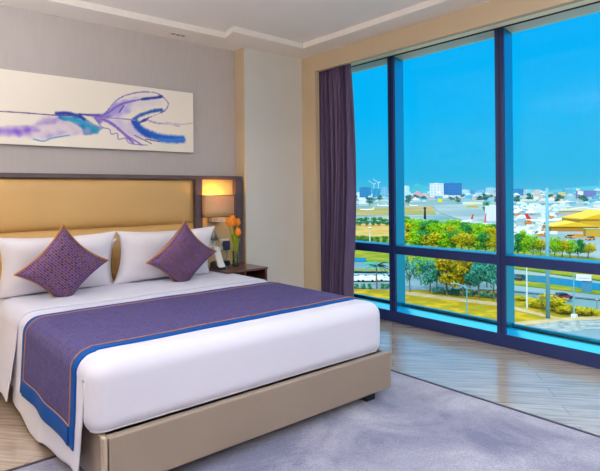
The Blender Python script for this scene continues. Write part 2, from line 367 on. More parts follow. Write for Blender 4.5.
# ------------------------------------------------------------------ artwork
def artwork():
    x0, x1, z0, z1 = .30, 2.593, 1.815, 2.405; yf = 4.695
    nx, nz = 520, 134
    X = np.linspace(x0, x1, nx+1)[:, None]*np.ones((1, nz+1)); Zg = np.ones((nx+1, 1))*np.linspace(z0, z1, nz+1)[None, :]
    nzv = np.array([[noise.noise((x*16, z*16, 3.1)) for z in np.linspace(z0, z1, nz+1)] for x in np.linspace(x0, x1, nx+1)])
    nz2 = np.array([[noise.noise((x*45, z*45, 9.1)) for z in np.linspace(z0, z1, nz+1)] for x in np.linspace(x0, x1, nx+1)])
    col = np.ones((nx+1, nz+1, 3))*np.array(srgb('efe9de'))
    def P(p):
        q = survey(p[0], p[1], 1, 4.68); return q.x, q.z
    def dist(pts):
        D = np.full(X.shape, 9.)
        q = [P(p) for p in pts]
        for (ax, az), (bx, bz) in zip(q[:-1], q[1:]):
            dx, dz = bx-ax, bz-az; L2 = dx*dx+dz*dz+1e-12
            tt = np.clip(((X-ax)*dx+(Zg-az)*dz)/L2, 0, 1)
            D = np.minimum(D, np.hypot(X-ax-tt*dx, Zg-az-tt*dz))
        return D
    def curve(p):
        if len(p) < 3: return p
        p = [np.array(q, float) for q in p]; e_ = [2*p[0]-p[1]]+p+[2*p[-1]-p[-2]]; out = []
        for i in range(1, len(e_)-2):
            for t in (0, .25, .5, .75):
                a, b, c, d = e_[i-1:i+3]
                out.append(.5*(2*b+(c-a)*t+(2*a-5*b+4*c-d)*t*t+(3*b-a-3*c+d)*t**3))
        return out+[p[-1]]
    def inside(pts):
        q = [P(p) for p in pts]; r = np.zeros(X.shape, bool)
        for (ax, az), (bx, bz) in zip(q, q[1:]+q[:1]):
            c = ((az > Zg) != (bz > Zg)) & (X < (bx-ax)*(Zg-az)/(bz-az+1e-12)+ax); r ^= c
        return r
    def mixin(mask, c):
        nonlocal col
        mask = np.clip(mask, 0, 1)[..., None]; col = col*(1-mask) + np.array(srgb(c))*mask
    def stroke(pts, w, c, a=1, soft=.4, wob=.3):
        w = w*.0102/2; D = dist(curve(pts)) + w*wob*nz2 + w*wob*nzv
        mixin(a*(w*(1+soft)-D)/(2*w*soft), c)
    def wash(pts, c, a, soft=3, edge=None):
        D = dist(pts+pts[:1]); sgn = np.where(inside(pts), 1, -1)*D + .012*nzv + .004*nz2
        mk = np.clip(.5+sgn/(soft*.01), 0, 1)*a*(.75+.5*nzv); mixin(mk, c)
    wash([(-30, 130), (-10, 127), (22, 127), (38, 124), (42, 117), (60, 116), (80, 119), (98, 127), (92, 133), (70, 135), (48, 140), (36, 139), (22, 136), (0, 136), (-30, 134)], 'c4b4dc', .8)
    wash([(-30, 129), (0, 127), (25, 127), (40, 130), (30, 134), (0, 135), (-30, 134)], '7e4cd4', 1.0, 4)
    wash([(38, 123), (44, 117), (60, 117), (56, 123), (42, 125)], '8e6fd0', .8, 3)
    wash([(48, 137), (55, 132), (70, 130), (62, 136)], '9c80d6', .6, 3)
    stroke([(34, 139), (44, 141), (52, 138), (70, 135)], 1.2, '4a9ed0', .8)
    wash([(57, 113), (78, 114), (90, 121), (104, 128), (98, 134), (84, 135), (82, 128), (70, 121), (60, 118)], '1380c4', 1.1, 1.6)
    stroke([(66, 118), (82, 122), (97, 130)], 3.4, '12a0c8', .8)
    stroke([(57, 113), (68, 113), (80, 116), (85, 119)], 3, '2438a8', .9)
    stroke([(-30, 109), (0, 111), (30, 113), (57, 115), (82, 115)], 1.0, '4c3a90', .9)
    stroke([(80, 114), (92, 115), (100, 115)], 2, '3a30a0', .9)
    wash([(91, 114), (106, 113), (116, 103), (128, 100), (120, 112), (106, 119), (100, 124)], '5446c0', 1.0, 2.5)
    wash([(100, 119), (122, 119), (138, 123), (150, 136), (136, 140), (120, 128)], 'c4b8e6', .75, 4)
    wash([(128, 100), (145, 94), (160, 96), (164, 103), (150, 108), (134, 110)], 'd2ccec', .5, 5)
    wash([(107, 114), (118, 101), (136, 97), (130, 112), (118, 118)], 'b4a8e8', .9, 4)
    stroke([(92, 115), (100, 116), (107, 112), (114, 103), (124, 96), (140, 92), (152, 92), (160, 94), (166, 99), (169, 104), (166, 110), (158, 114), (148, 118), (142, 120)], 1.0, '7a62c8', .85, .7, 1.0)
    stroke([(96, 118), (108, 113), (122, 104), (142, 99), (156, 97)], 1.8, '7a66cc', .9)
    stroke([(143, 99), (152, 98), (162, 96.5)], 2.6, '1d4aa8', .95)
    stroke([(134, 121), (139, 116), (150, 112), (162, 109.5)], 3.4, '2462c0', .95)
    stroke([(136, 124), (148, 119)], 2.2, '1c3f9c', .9)
    stroke([(136, 122), (140, 128), (150, 134), (166, 138.5), (183, 139)], 7.5, '1464d0', .97, .35, .2)
    stroke([(134, 122), (142, 130), (150, 136)], 4, '1a55c0', .8)
    stroke([(160, 139), (172, 140), (184, 139)], 3, '2a86e4', .7)
    stroke([(135, 135), (143, 139), (152, 143.5)], .9, '3a3884', .85)
    stroke([(146, 139), (160, 141.5)], 1.0, '3a3884', .8)
    stroke([(98, 117), (110, 122), (122, 131), (134, 143)], 2.6, '8164cc', .9)
    stroke([(118, 129), (130, 137), (142, 144.5)], 1.6, '8a70cc', .85)
    stroke([(97, 120), (103, 127), (110, 129), (112, 134), (118, 133), (119, 139), (126, 138), (130, 143), (140, 144.5), (148, 145)], .9, '8464c4', .8)
    stroke([(98, 118), (116, 118), (136, 120)], 1.2, '9a86cc', .8)
    stroke([(120, 112), (124, 106)], 1.6, '7058c4', .8)
    stroke([(148, 120), (158, 123), (170, 124), (180, 126)], 1.3, 'b49ccc', .7, .6, 1.2)
    stroke([(166, 122), (182, 124), (193, 123)], .9, 'b8acd0', .7)
    mb = MB()
    mb.grid(lambda a, b: Vector((x0+(x1-x0)*a, yf, z0+(z1-z0)*b)), nx, nz)
    m, n, b = nt('painted_canvas'); b.inputs['Roughness'].default_value = .75
    at = N(n, 'ShaderNodeVertexColor'); at.layer_name = 'paint'; n.links.new(at.outputs[0], b.inputs['Base Color'])
    A = thing('wall_art', 'wide white canvas with blue and purple watercolour strokes on the wall', 'painting', (1.5, YW, 1.8))
    o = mb.build('painted_face', m, A)
    ca = o.data.color_attributes.new('paint', 'FLOAT_COLOR', 'POINT')
    flat = np.ones((nx+1, nz+1, 4)); flat[..., :3] = col
    ca.data.foreach_set('color', flat.reshape(-1).astype(np.float32))
    MB().box((x0, yf+.001, z0), (x1, YW-.001, z1)).build('canvas_body', mat('canvas_side', srgb('e4ddd2'), .8), A)
artwork()

# ------------------------------------------------------------------ curtain
def fold(y, z):
    k = (z)/2.7; s = (y-3.93)/.41
    amp = .058*(1-.45*k**3); ph = 2*PI*7*s + .5*math.sin(z*1.7+s*9) + .8*math.sin(s*5)
    return amp*math.sin(ph) + .012*math.sin(ph*2.1+z)
cu = thing('curtain', 'plum coloured pleated curtain drawn aside in the window recess', 'curtain', (4.05, 4.13, 0))
mb = MB()
def fcur(a, b):
    z = .012+2.88*b; k = b
    y0, y1 = 3.945-.065*math.sin(PI*min(1, (1-b)*1.2))+.015*(1-b), 4.45
    y = y0+(y1-y0)*a
    x = 4.035+fold(3.93+.52*a, z)
    y += .012*math.cos(2*PI*6.3*a+1+.4*math.sin(z*2))
    return Vector((x, y, z))
mb.grid(fcur, 150, 40); o = mb.build('fabric', 'curtain', cu, True); solid(o, .004, 0)
for k in range(10):
    yy = 4.0+.047*k
    MB().tube([(4.035, yy, 2.885), (4.035, yy, 2.9)], .006, 6).build('hook', 'steel', cu)

# ------------------------------------------------------------------ rug
rg = thing('rug', 'large mottled lavender grey rug with a dark edge under the bed foot', 'rug', (1.4, .6, 0))
MB().box((-.5, -2.2, .001), (3.19, 3.0, .012)).build('pile', 'rug', rg)
b_ = MB()
for a, c in (((3.185, -2.2, .001), (3.207, 3.012, .016)), ((-.512, 2.99, .001), (3.207, 3.012, .016)), ((-.512, -2.2, .001), (-.49, 3.012, .016)), ((-.5, -2.212, .001), (3.2, -2.19, .016))): b_.box(a, c, .003)
b_.build('binding', 'binding', rg)

# ------------------------------------------------------------------ bed
BX0, BX1, BY0, BY1, ZM = .80, 2.757, 2.395, 4.50, .645
B = thing('bed', 'king size bed with taupe leather base standing on the rug', 'bed', (1.8, 3.4, 0))
MB().box((.862, 2.352, .075), (2.785, 2.40, .318), .008, 3).build('foot_panel', 'taupe', B)
MB().box((.862-.024, 2.356, .075), (.858, 2.40, .318), .006).build('corner_strip', 'edge', B)
for x in (.838, 2.752): MB().box((x, 2.40, .075), (x+.03, 4.50, .318), .006).build('side_panel', 'taupe', B)
MB().box((.86, 2.40, .20), (2.76, 4.50, .27)).build('slat_platform', 'darkwood', B)
for x in (.97, 2.63):
    for y in (2.44, 4.35):
        l_ = MB(); z0 = .012 if y < 3.1 else 0
        l_.prism([(x-.04, z0), (x+.04, z0), (x+.055, .21), (x-.055, .21)], 1, y-.04, y+.04); l_.build('leg', 'black', B)
mt_ = MB().box((BX0+.003, BY0, .322), (BX1, BY1, ZM-.004), .075, 6).build('mattress', 'linen', B, True)

R = .08
def prof(s, off, flare, hem, xl=BX0, xr=BX1, hemr=.335):
    "cross-bed profile: s = metres from the left top edge (negative: hanging); returns x, z"
    ql = R*PI/2; top = (xr-R)-(xl+R)
    r = R+off
    if s < 0:
        d = -s; return xl-off-flare*(d**1.2), ZM-R-d
    if s < ql:
        a = s/R; return xl+R-r*math.cos(a), ZM-R+r*math.sin(a)
    if s < ql+top: return xl+R+(s-ql), ZM+off
    s2 = s-ql-top
    if s2 < ql:
        a = s2/R; return xr-R+r*math.sin(a), ZM-R+r*math.cos(a)
    return xr+off, ZM-R-(s2-ql)
QL = R*PI/2; TOP = BX1-BX0-2*R; SR = 2*QL+TOP
def wr(x, y, z, a=.004, f=3.2): return a*(noise.noise((x*f, y*f, z*f))+.5*noise.noise((x*f*2.3+5, y*f*2.3, z*f)))
def cloth_point(s, y, off, flare=.045, amp=.004):
    x, z = prof(s, off, flare, 0)
    hang = max(0, -s)
    x += -hang*.02*math.sin(y*9+1.5*math.sin(y*4))*min(1, hang*3) + wr(y, s, 1, amp)*(1 if hang else 0)
    if hang == 0 and QL < s < QL+TOP: z += wr(x, y, 2, amp) + amp
    return Vector((x, y, z))
def hem_z(y):   # how low the left drape hangs
    return .07 + .035*math.sin(y*5.2+.3) + .02*math.sin(y*13)
dv = thing('duvet', 'smooth white duvet covering the bed and hanging over its left side', 'duvet', (1.8, 3.1, ZM))
mb = MB(); Ymin, Ymax, ARC, DROP = BY0+R, 3.80, R*PI/2, .255
NT = Ymax-Ymin+ARC+DROP; OFF = .010
def fdv(a, b):
    t_ = NT*b; y = Ymax-t_
    tot = (ZM-R-.05)+SR+.2; s = -(ZM-R-.05)+tot*a
    if s < 0: s *= (ZM-R-hem_z(y))/(ZM-R-.05)
    if y >= Ymin or s < 0:
        p = cloth_point(s, max(y, Ymin-.02), OFF)
        if s < 0: p.y += .11*(-s)*max(0, 1-(y-Ymin)/.9)
        return p
    q = Ymin-y; r = R+OFF; ph = min(q/R, PI/2); s = min(max(s, 0), SR)
    th = min(s/R, PI/2) if s < QL+TOP/2 else min((SR-s)/R, PI/2); sg = -1 if s < QL+TOP/2 else 1
    cxx = BX0+R+min(max(s-QL, 0), TOP)
    p = Vector((cxx+sg*r*math.cos(th), Ymin-r*math.sin(th)*math.sin(ph), ZM-R+r*math.sin(th)*math.cos(ph)))
    if q < ARC and QL < s < QL+TOP: p.z += (cloth_point(s, Ymin, OFF).z-(ZM+OFF))*(1-q/ARC)
    if q > ARC: p.z -= q-ARC
    p.z = max(p.z, .330); k = max(0, .385-p.z)/.055
    p.y += .022*k*k*math.sin(th); p.x -= sg*.022*k*k*math.cos(th)
    p.y += .5*wr(p.x*1.3, p.z, 7, .006)*min(1, q*4)*math.sin(th)
    return p
def kdv(a, b):
    y = Ymax-NT*b; tot = (ZM-R-.05)+SR+.2; s = -(ZM-R-.05)+tot*a
    if y > Ymin-.02 and (y > Ymin or s < QL): return True
    return 0 <= s+.012 and s-.012 < SR and y < Ymin
mb.grid(fdv, 230, 130, kdv); o = mb.build('cloth', 'linen', dv, True); solid(o, .006, -1)

sh_ = thing('bed_sheet', 'folded white top sheet under the pillows, hanging at the head end', 'sheet', (1.8, 4.1, ZM))
mb = MB()
def fsheet(a, b):
    y = 3.70+.80*b
    hl = ZM-R-(.10+.03*math.sin(y*7)); tot = hl+SR+.15; s = -hl+tot*a
    p = cloth_point(s, y, .019, .17); 
    return p
mb.grid(fsheet, 160, 40); o = mb.build('sheet_cloth', 'linen', sh_, True); solid(o, .007, -1)

# runner
rn = thing('bed_runner', 'purple woven bed runner with blue satin border across the bed foot', 'bed runner', (1.8, 3.0, ZM))
RY0, RY1 = 2.56, 3.55; HL = ZM-R-.215; S0, S1 = -HL, SR+.17
def rp(s, y, extra=0):
    p = cloth_point(s, y, .016+extra, .055, .004)
    return p
def strip(mbx, s0, s1, y0, y1, ns, ny, extra=0):
    vs = [[mbx.bm.verts.new(rp(s0+(s1-s0)*i/ns, y0+(y1-y0)*j/ny, extra)) for j in range(ny+1)] for i in range(ns+1)]
    for i in range(ns):
        for j in range(ny):
            f = mbx.bm.faces.new((vs[i][j], vs[i+1][j], vs[i+1][j+1], vs[i][j+1]))
            for lp, (ii, jj) in zip(f.loops, ((i, j), (i+1, j), (i+1, j+1), (i, j+1))):
                lp[mbx.uv].uv = (s0+(s1-s0)*ii/ns, y0+(y1-y0)*jj/ny)
bw, hw = .07, .09
mb = MB(); strip(mb, S0+hw, S1-hw, RY0+bw, RY1-bw, 200, 60); o = mb.build('woven_panel', 'runner', rn, True); solid(o, .005, -1)
mb = MB()
strip(mb, S0, S1, RY0, RY0+bw, 200, 5); strip(mb, S0, S1, RY1-bw, RY1, 200, 5)
strip(mb, S0, S0+hw, RY0+bw, RY1-bw, 8, 60); strip(mb, S1-hw, S1, RY0+bw, RY1-bw, 8, 60)
o = mb.build('satin_border', 'blue', rn, True); solid(o, .0055, -1)
mb = MB(); ring = []
for i in range(160): ring.append(rp(S0+hw+(S1-S0-2*hw)*i/160, RY0+bw, .001))
for i in range(50): ring.append(rp(S1-hw, RY0+bw+(RY1-RY0-2*bw)*i/50, .001))
for i in range(160): ring.append(rp(S1-hw-(S1-S0-2*hw)*i/160, RY1-bw, .001))
for i in range(51): ring.append(rp(S0+hw, RY1-bw-(RY1-RY0-2*bw)*i/50, .001))
mb.tube(ring, .0028, 6, False); mb.build('piping', 'orange', rn, True)

# pillows and cushions
def pillow_mesh(w, h, t, seed, pinch=.13, floor_z=None, n=40):
    mb = MB(); rnd = seed*3.7
    for side in (1, -1):
        vs = {}
        for i in range(n+1):
            for j in range(n+1):
                a, b = 2*i/n-1, 2*j/n-1
                px = a*(1-pinch*(1-a*a)*0 - pinch*(1-b*b)*abs(a)**2)
                pz = b*(1-pinch*(1-a*a)*abs(b)**2)
                th = t/2*max(0, (1-a**4))**.55*max(0, (1-b**4))**.55
                wrk = noise.noise((a*2.2+rnd, b*2.2, side*2))*.010*max(0, 1-max(abs(a), abs(b))**6)
                vs[i, j] = mb.bm.verts.new((px*w/2, -side*(th+wrk), pz*h/2))
        for i in range(n):
            for j in range(n):
                f = mb.bm.faces.new((vs[i, j], vs[i+1, j], vs[i+1, j+1], vs[i, j+1]))
                for lp, (ii, jj) in zip(f.loops, ((i, j), (i+1, j), (i+1, j+1), (i, j+1))): lp[mb.uv].uv = (ii/n*w, jj/n*h)
    bmesh.ops.remove_doubles(mb.bm, verts=mb.bm.verts[:], dist=.0005)
    return mb
ZB = ZM+.022
def place_pillow(label, x, y, zc, w, h, t, lean, seed, rz=0, tilt=0):
    mb = pillow_mesh(w, h, t, seed)
    mt = Matrix.Translation((x, y, zc)) @ Matrix.Rotation(rz, 4, 'Z') @ Matrix.Rotation(-lean, 4, 'X') @ Matrix.Rotation(tilt, 4, 'Y')
    for v in mb.bm.verts:
        v.co = mt @ v.co
        if v.co.z < ZB: v.co.z = ZB + (v.co.z-ZB)*.02
    o = mb.build('pillow', 'pillow', None, True); tag(o, label, 'pillow', 'white pillows against the headboard'); sub(o, 1)
    return o
place_pillow('white pillow half hidden behind the left front pillow', 1.29, 4.45, .83, .86, .42, .15, -.10, 1)
place_pillow('white pillow half hidden behind the right front pillow', 2.235, 4.45, .80, .80, .34, .15, -.10, 2)
place_pillow('front white pillow behind the left purple cushion', 1.195, 4.275, .882, .89, .48, .18, -.22, 3, .02)
place_pillow('front white pillow behind the right purple cushion', 2.085, 4.275, .882, .93, .475, .18, -.22, 4, -.02)
def cushion(label, x, y, zc, side, seed, rz, lean):
    mb = pillow_mesh(side, side, .15, seed, .17)
    mt = Matrix.Translation((x, y, zc)) @ Matrix.Rotation(rz, 4, 'Z') @ Matrix.Rotation(-lean, 4, 'X') @ Matrix.Rotation(PI/4-.07, 4, 'Y')
    def cl(v):
        if v.z < ZB+.004:
            k = ZB+.004-v.z; v.z = ZB+.004-.03*k; v.y -= .25*k
        return v
    T = thing('cushion', label, 'cushion', (x, y, ZB), 'purple diamond cushions')
    for v in mb.bm.verts: v.co = cl(mt @ v.co)
    mb.build('cover', 'cushion', T, True)
    n = 40; rim = []; pin = .17; w = side
    seq = [(-1+2*i/n, -1) for i in range(n)] + [(1, -1+2*i/n) for i in range(n)] + [(1-2*i/n, 1) for i in range(n)] + [(-1, 1-2*i/n) for i in range(n+1)]
    for a, b in seq: rim.append(cl(mt @ Vector((a*(1-pin*(1-b*b)*abs(a)**2)*w/2*1.005, 0, b*(1-pin*(1-a*a)*abs(b)**2)*w/2*1.005))))
    p = MB(); p.tube(rim, .0055, 6, False); p.build('piping', 'orange', T, True)
cushion('diamond purple cushion with orange piping on the left pillow', 1.16, 4.02, .885, .455, 11, .0, -.26)
cushion('diamond purple cushion with orange piping on the right pillow', 2.115, 4.03, .878, .455, 12, .0, -.26)

# ------------------------------------------------------------------ nightstand and what stands on it
ZN = .69
nsd = thing('nightstand', 'dark brown wooden nightstand between bed and column', 'nightstand', (2.93, 4.35, 0))
MB().box((2.60, 4.12, ZN-.02), (3.07, 4.565, ZN), .003).build('top', 'darkwood', nsd)
MB().box((3.045, 4.13, 0), (3.068, 4.56, ZN-.02), .002).build('side_panel', 'darkwood', nsd)
MB().box((2.80, 4.13, 0), (2.822, 4.56, ZN-.02), .002).build('side_panel', 'darkwood', nsd)
MB().box((2.822, 4.54, .05), (3.045, 4.556, ZN-.02)).build('back_panel', 'darkwood', nsd)
MB().box((2.822, 4.15, .36), (3.045, 4.54, .38)).build('shelf', 'darkwood', nsd)
dr = MB().box((2.826, 4.135, .12), (3.041, 4.50, .35), .003).build('drawer', 'darkwood', nsd)
MB().box((2.89, 4.12, .23), (2.98, 4.136, .245), .003).build('handle', 'steel', dr)

ph = thing('telephone', 'white handset upright on a dark telephone base on the nightstand', 'telephone', (2.66, 4.33, ZN))
mb = MB(); mb.prism([(4.25, ZN), (4.42, ZN), (4.42, ZN+.05), (4.38, ZN+.075), (4.25, ZN+.022)], 0, 2.605, 2.68); mb.build('base', 'black', ph)
mb = MB(); pts = []
for k in range(13):
    a = k/12; pts.append((a, Vector((2.645-.024*a-.024*a*a, 4.275+.03*math.sin(a*2), ZN+.016+.205*a))))
def fh(a, b):
    k = a*12; i = min(int(k), 11); p = pts[i][1].lerp(pts[i+1][1], k-i)
    w = .033+.006*abs(2*a-1)**2; an = b*2*PI
    e = .013+(.008 if a < .2 or a > .82 else 0)
    cap = min(1, (min(a, 1-a)*14+.25))**.5
    return p+Vector((w*cap*math.copysign(abs(math.cos(an))**.5, math.cos(an)), e*math.copysign(abs(math.sin(an))**.6, math.sin(an)), 0))
mb.grid(fh, 36, 20); mb.build('handset', 'whiteplastic', ph, True)
MB().box((2.625, 4.255, ZN), (2.69, 4.30, ZN+.018), .004).build('cradle', 'whiteplastic', ph)

vb = Vector((2.86, 4.37, ZN))
va = thing('vase', 'slim clear glass vase holding orange tulips on the nightstand', 'vase', vb)
mb = MB(); mb.lathe([(.001, .002), (.032, .002), (.033, .02), (.030, .08), (.034, .15), (.031, .15), (.027, .08), (.029, .02), (.001, .014)], vb, 28); mb.build('glass', 'vase', va, True)
mb = MB(); mb.lathe([(.001, .016), (.028, .02), (.026, .075), (.001, .076)], vb, 24); mb.build('water', 'vase', va, True)
heads = [(228.6, 222, 4.33, 'leftmost orange tulip in the glass vase'), (232.8, 222, 4.31, 'orange tulip in the vase between the two top blooms'), (237.6, 222, 4.36, 'topmost right orange tulip in the glass vase'), (238, 231.5, 4.32, 'lowest orange tulip in the glass vase'), (232.6, 218.5, 4.40, 'rear orange tulip of the bunch in the vase')]
for k, (u, v, y, lb) in enumerate(heads):
    h = survey(u, v, 1, y); b0 = vb+Vector((.012*math.cos(k*1.3), .012*math.sin(k*1.3), .02))
    T = thing('tulip', lb, 'flower', b0, 'tulips in the vase')
    mid = b0.lerp(h, .5)+Vector((.008, 0, .03))
    pts2 = [b0*(1-t_)**2+mid*2*t_*(1-t_)+(h-Vector((0, 0, .03)))*t_*t_ for t_ in [q/10 for q in range(11)]]
    MB().tube(pts2, .0052, 7).build('stem', 'stem', T, True)
    for q in range(6):
        an = q*PI/3+k*.4; r0 = .025 if q % 2 else .021
        mb = MB()
        def fp(a, b):
            wd = math.sin(PI*min(1, .12+.88*b)**.8)*.024; an2 = (a-.5)*2
            rad = r0*math.sin(PI*(.08+.72*b))+.002
            d = Vector((math.cos(an), math.sin(an), 0)); sd = Vector((-math.sin(an), math.cos(an), 0))
            return h+d*rad*(1-.25*an2*an2)+sd*wd*an2+Vector((0, 0, -.04+.078*b))
        mb.grid(fp, 6, 10); o = mb.build('petal', 'petal', T, True); solid(o, .0015)
    for q in range(2):
        an = k*1.7+q*2.5; mb = MB(); s0 = pts2[3]
        def fl(a, b):
            d = Vector((math.cos(an), math.sin(an), 0)); sd = Vector((-math.sin(an), math.cos(an), 0))
            return s0+d*(.045*b*b)+sd*(a-.5)*.042*math.sin(PI*(.1+.88*b))+Vector((0, 0, .19*b-.03*b*b))
        mb.grid(fl, 4, 12); o = mb.build('leaf', 'stem', T, True); solid(o, .0015)

YP = Y0+.035
t = thing('switch_plate', 'white switch plate on the panel behind the telephone', 'switch', (2.745, YP, .90))
MB().box((2.70, YP-.008, .855), (2.785, YP, .945), .003).build('plate', 'whiteplastic', t)
for x in (2.722, 2.763): MB().box((x-.013, YP-.011, .875), (x+.013, YP-.007, .925), .002).build('rocker', 'whiteplastic', t)
t = thing('wall_socket', 'white wall socket on the panel beside the tulips', 'socket', (2.90, YP, .89))
MB().box((2.835, YP-.008, .835), (2.945, YP, .945), .003).build('plate', 'whiteplastic', t)
for x in (2.87, 2.91): MB().box((x-.012, YP-.010, .87), (x+.012, YP-.007, .91)).build('outlet', 'grey', t)
t = thing('plug_adapter', 'dark plug adapter with a cable in the wall socket', 'plug', (2.90, YP-.01, .87))
MB().box((2.868, YP-.055, .835), (2.93, YP-.011, .925), .006).build('adapter_body', 'navyplastic', t)
MB().tube([(2.9, YP-.035, .836), (2.902, YP-.04, .79), (2.89, YP-.05, .75), (2.86, YP-.06, .73), (2.84, YP-.07, .71), (2.835, YP-.08, .70)], .003, 6).build('cable', 'black', t)
t = thing('alarm_clock', 'small dark box shaped clock at the back of the nightstand', 'clock', (2.80, 4.5, ZN))
MB().box((2.755, 4.47, ZN), (2.865, 4.53, ZN+.05), .006).build('clock_body', 'navyplastic', t)
MB().box((2.763, 4.467, ZN+.01), (2.857, 4.471, ZN+.042)).build('clock_face', 'black', t)
t = thing('grey_cone', 'grey cone shaped object on the panel above the switch plate', 'reading light', (2.735, YP, 1.0))  # small grey cone held off the panel by a short tube
mb = MB(); mb.lathe([(.001, .105), (.012, .104), (.05, 0), (.047, .002), (.010, .098)], (2.735, YP-.055, .945), 24); mb.build('cone_body', 'grey', t, True)
MB().tube([(2.735, YP, 1.03), (2.735, YP-.05, 1.035)], .006, 8).build('bracket', 'steel', t)

# ------------------------------------------------------------------ the airport and town below the window
GZ = -24.0
def G(u, v, dz=0): return survey(u, v, 2, GZ+dz)
def horizon(u): return 193.31-.01047*(u-300)
def at_dv(u, dv):  return G(u, horizon(u)+dv)
def depth(p): return (Vector(p)-Vector((0, 0, CAM_H))).dot(fw)
def face(p): return math.atan2(p.x, p.y)            # turns local -y towards the hotel

def ground_mat(name, c1, c2, sc, c3=None):
    m, n, b = nt(name); b.inputs['Roughness'].default_value = .95; b.inputs['Specular IOR Level'].default_value = .1
    tc = N(n, 'ShaderNodeTexCoord'); no = N(n, 'ShaderNodeTexNoise'); no.inputs['Scale'].default_value = sc; no.inputs['Detail'].default_value = 8
    n.links.new(tc.outputs['Object'], no.inputs[0]); r = N(n, 'ShaderNodeValToRGB'); e = r.color_ramp.elements
    e[0].position = .38; e[1].position = .62; e[0].color = (*c1, 1); e[1].color = (*c2, 1)
    if c3: q = e.new(.5); q.color = (*c3, 1)
    n.links.new(no.outputs[0], r.inputs[0]); n.links.new(r.outputs[0], b.inputs['Base Color']); return m
M['land'] = ground_mat('airfield_land', srgb('567c84'), srgb('939c90'), .012, srgb('748e90'))
M['grass'] = ground_mat('dry_grass', srgb('94780e'), srgb('b89418'), .25, srgb('8a8418'))
M['greengrass'] = ground_mat('green_grass', srgb('5c7a1c'), srgb('988a20'), .12, srgb('74821c'))
M['orangegrass'] = ground_mat('orange_grass', srgb('b08a3c'), srgb('8a9440'), .05, srgb('c2985a'))
M['asphalt'] = ground_mat('pale_asphalt', srgb('647f8c'), srgb('7a929a'), .05)
M['apron'] = ground_mat('pale_apron', srgb('74898f'), srgb('929c9c'), .01)
M['pave'] = ground_mat('beige_paving', srgb('ab9468'), srgb('b8a684'), .3)
M['gravel'] = ground_mat('pale_gravel', srgb('707e82'), srgb('9ca29e'), .9)
M['canal'] = mat('canal_water', srgb('1d5f86'), .15)
M['strip'] = ground_mat('runway_earth', srgb('9c7e48'), srgb('888448'), .006, srgb('a48a60'))

def land(name, pts, m, dz):
    mb = MB(); vs = [mb.bm.verts.new(G(u, v, dz)) for u, v in pts]; lo = [mb.bm.verts.new(Vector(x.co)-Vector((0, 0, .3))) for x in vs]
    mb.bm.faces.new(vs); k = len(vs)
    for i in range(k): mb.bm.faces.new((vs[i], vs[(i+1) % k], lo[(i+1) % k], lo[i]))
    return struct(mb.build(name, m))
mb = MB(); mb.lathe([(.01, 0), (400, 0), (9000, 0)], (0, 0, GZ-.35), 64); struct(mb.build('ground', 'land'))
land('green_field', [(300, 236), (400, 226), (498, 223), (503, 247), (640, 262), (700, 270), (600, 280), (500, 266), (300, 262)], 'greengrass', .0)
land('orange_field', [(330, 225), (398, 223), (398, 236), (330, 237)], 'orangegrass', .1)
land('runway_strip', [(330, 209), (432, 206), (436, 214), (330, 216)], 'strip', .0)
land('taxiway', [(432, 205), (470, 204), (640, 228), (640, 236), (498, 231), (440, 213)], 'apron', .05)
land('airport_apron', [(502, 204), (640, 204), (660, 265), (503, 248)], 'apron', .02)
land('road', [(320, 262), (420, 263), (500, 271), (640, 291), (640, 303), (500, 289), (403, 290), (320, 286)], 'asphalt', .12)
land('median', [(320, 269), (388, 269), (400, 271), (320, 273)], 'greengrass', .2)
land('canal', [(500, 273), (545, 276), (640, 289), (640, 295), (545, 283), (500, 277)], 'canal', .25)
land('canal_bank', [(500, 279), (545, 283), (640, 296), (640, 299), (545, 288), (500, 283)], 'greengrass', .3)
land('verge', [(320, 288), (403, 290), (500, 291), (560, 303), (640, 318), (640, 322), (560, 321), (497, 340), (403, 330), (320, 305)], 'grass', .15)
land('sidewalk', [(395, 289.5), (404, 291), (500, 303), (560, 318), (560, 320.5), (500, 306), (404, 294), (395, 292)], 'pave', .3)
land('sidewalk', [(505, 323), (560, 318), (640, 314), (640, 317), (560, 321.5), (505, 327)], 'pave', .33)
land('gravel_strip', [(500, 330), (560, 321), (640, 318), (640, 326), (560, 332), (500, 341)], 'gravel', .36)
land('service_road', [(480, 352), (560, 332), (640, 326), (700, 345), (640, 400), (520, 400)], 'asphalt', .34)

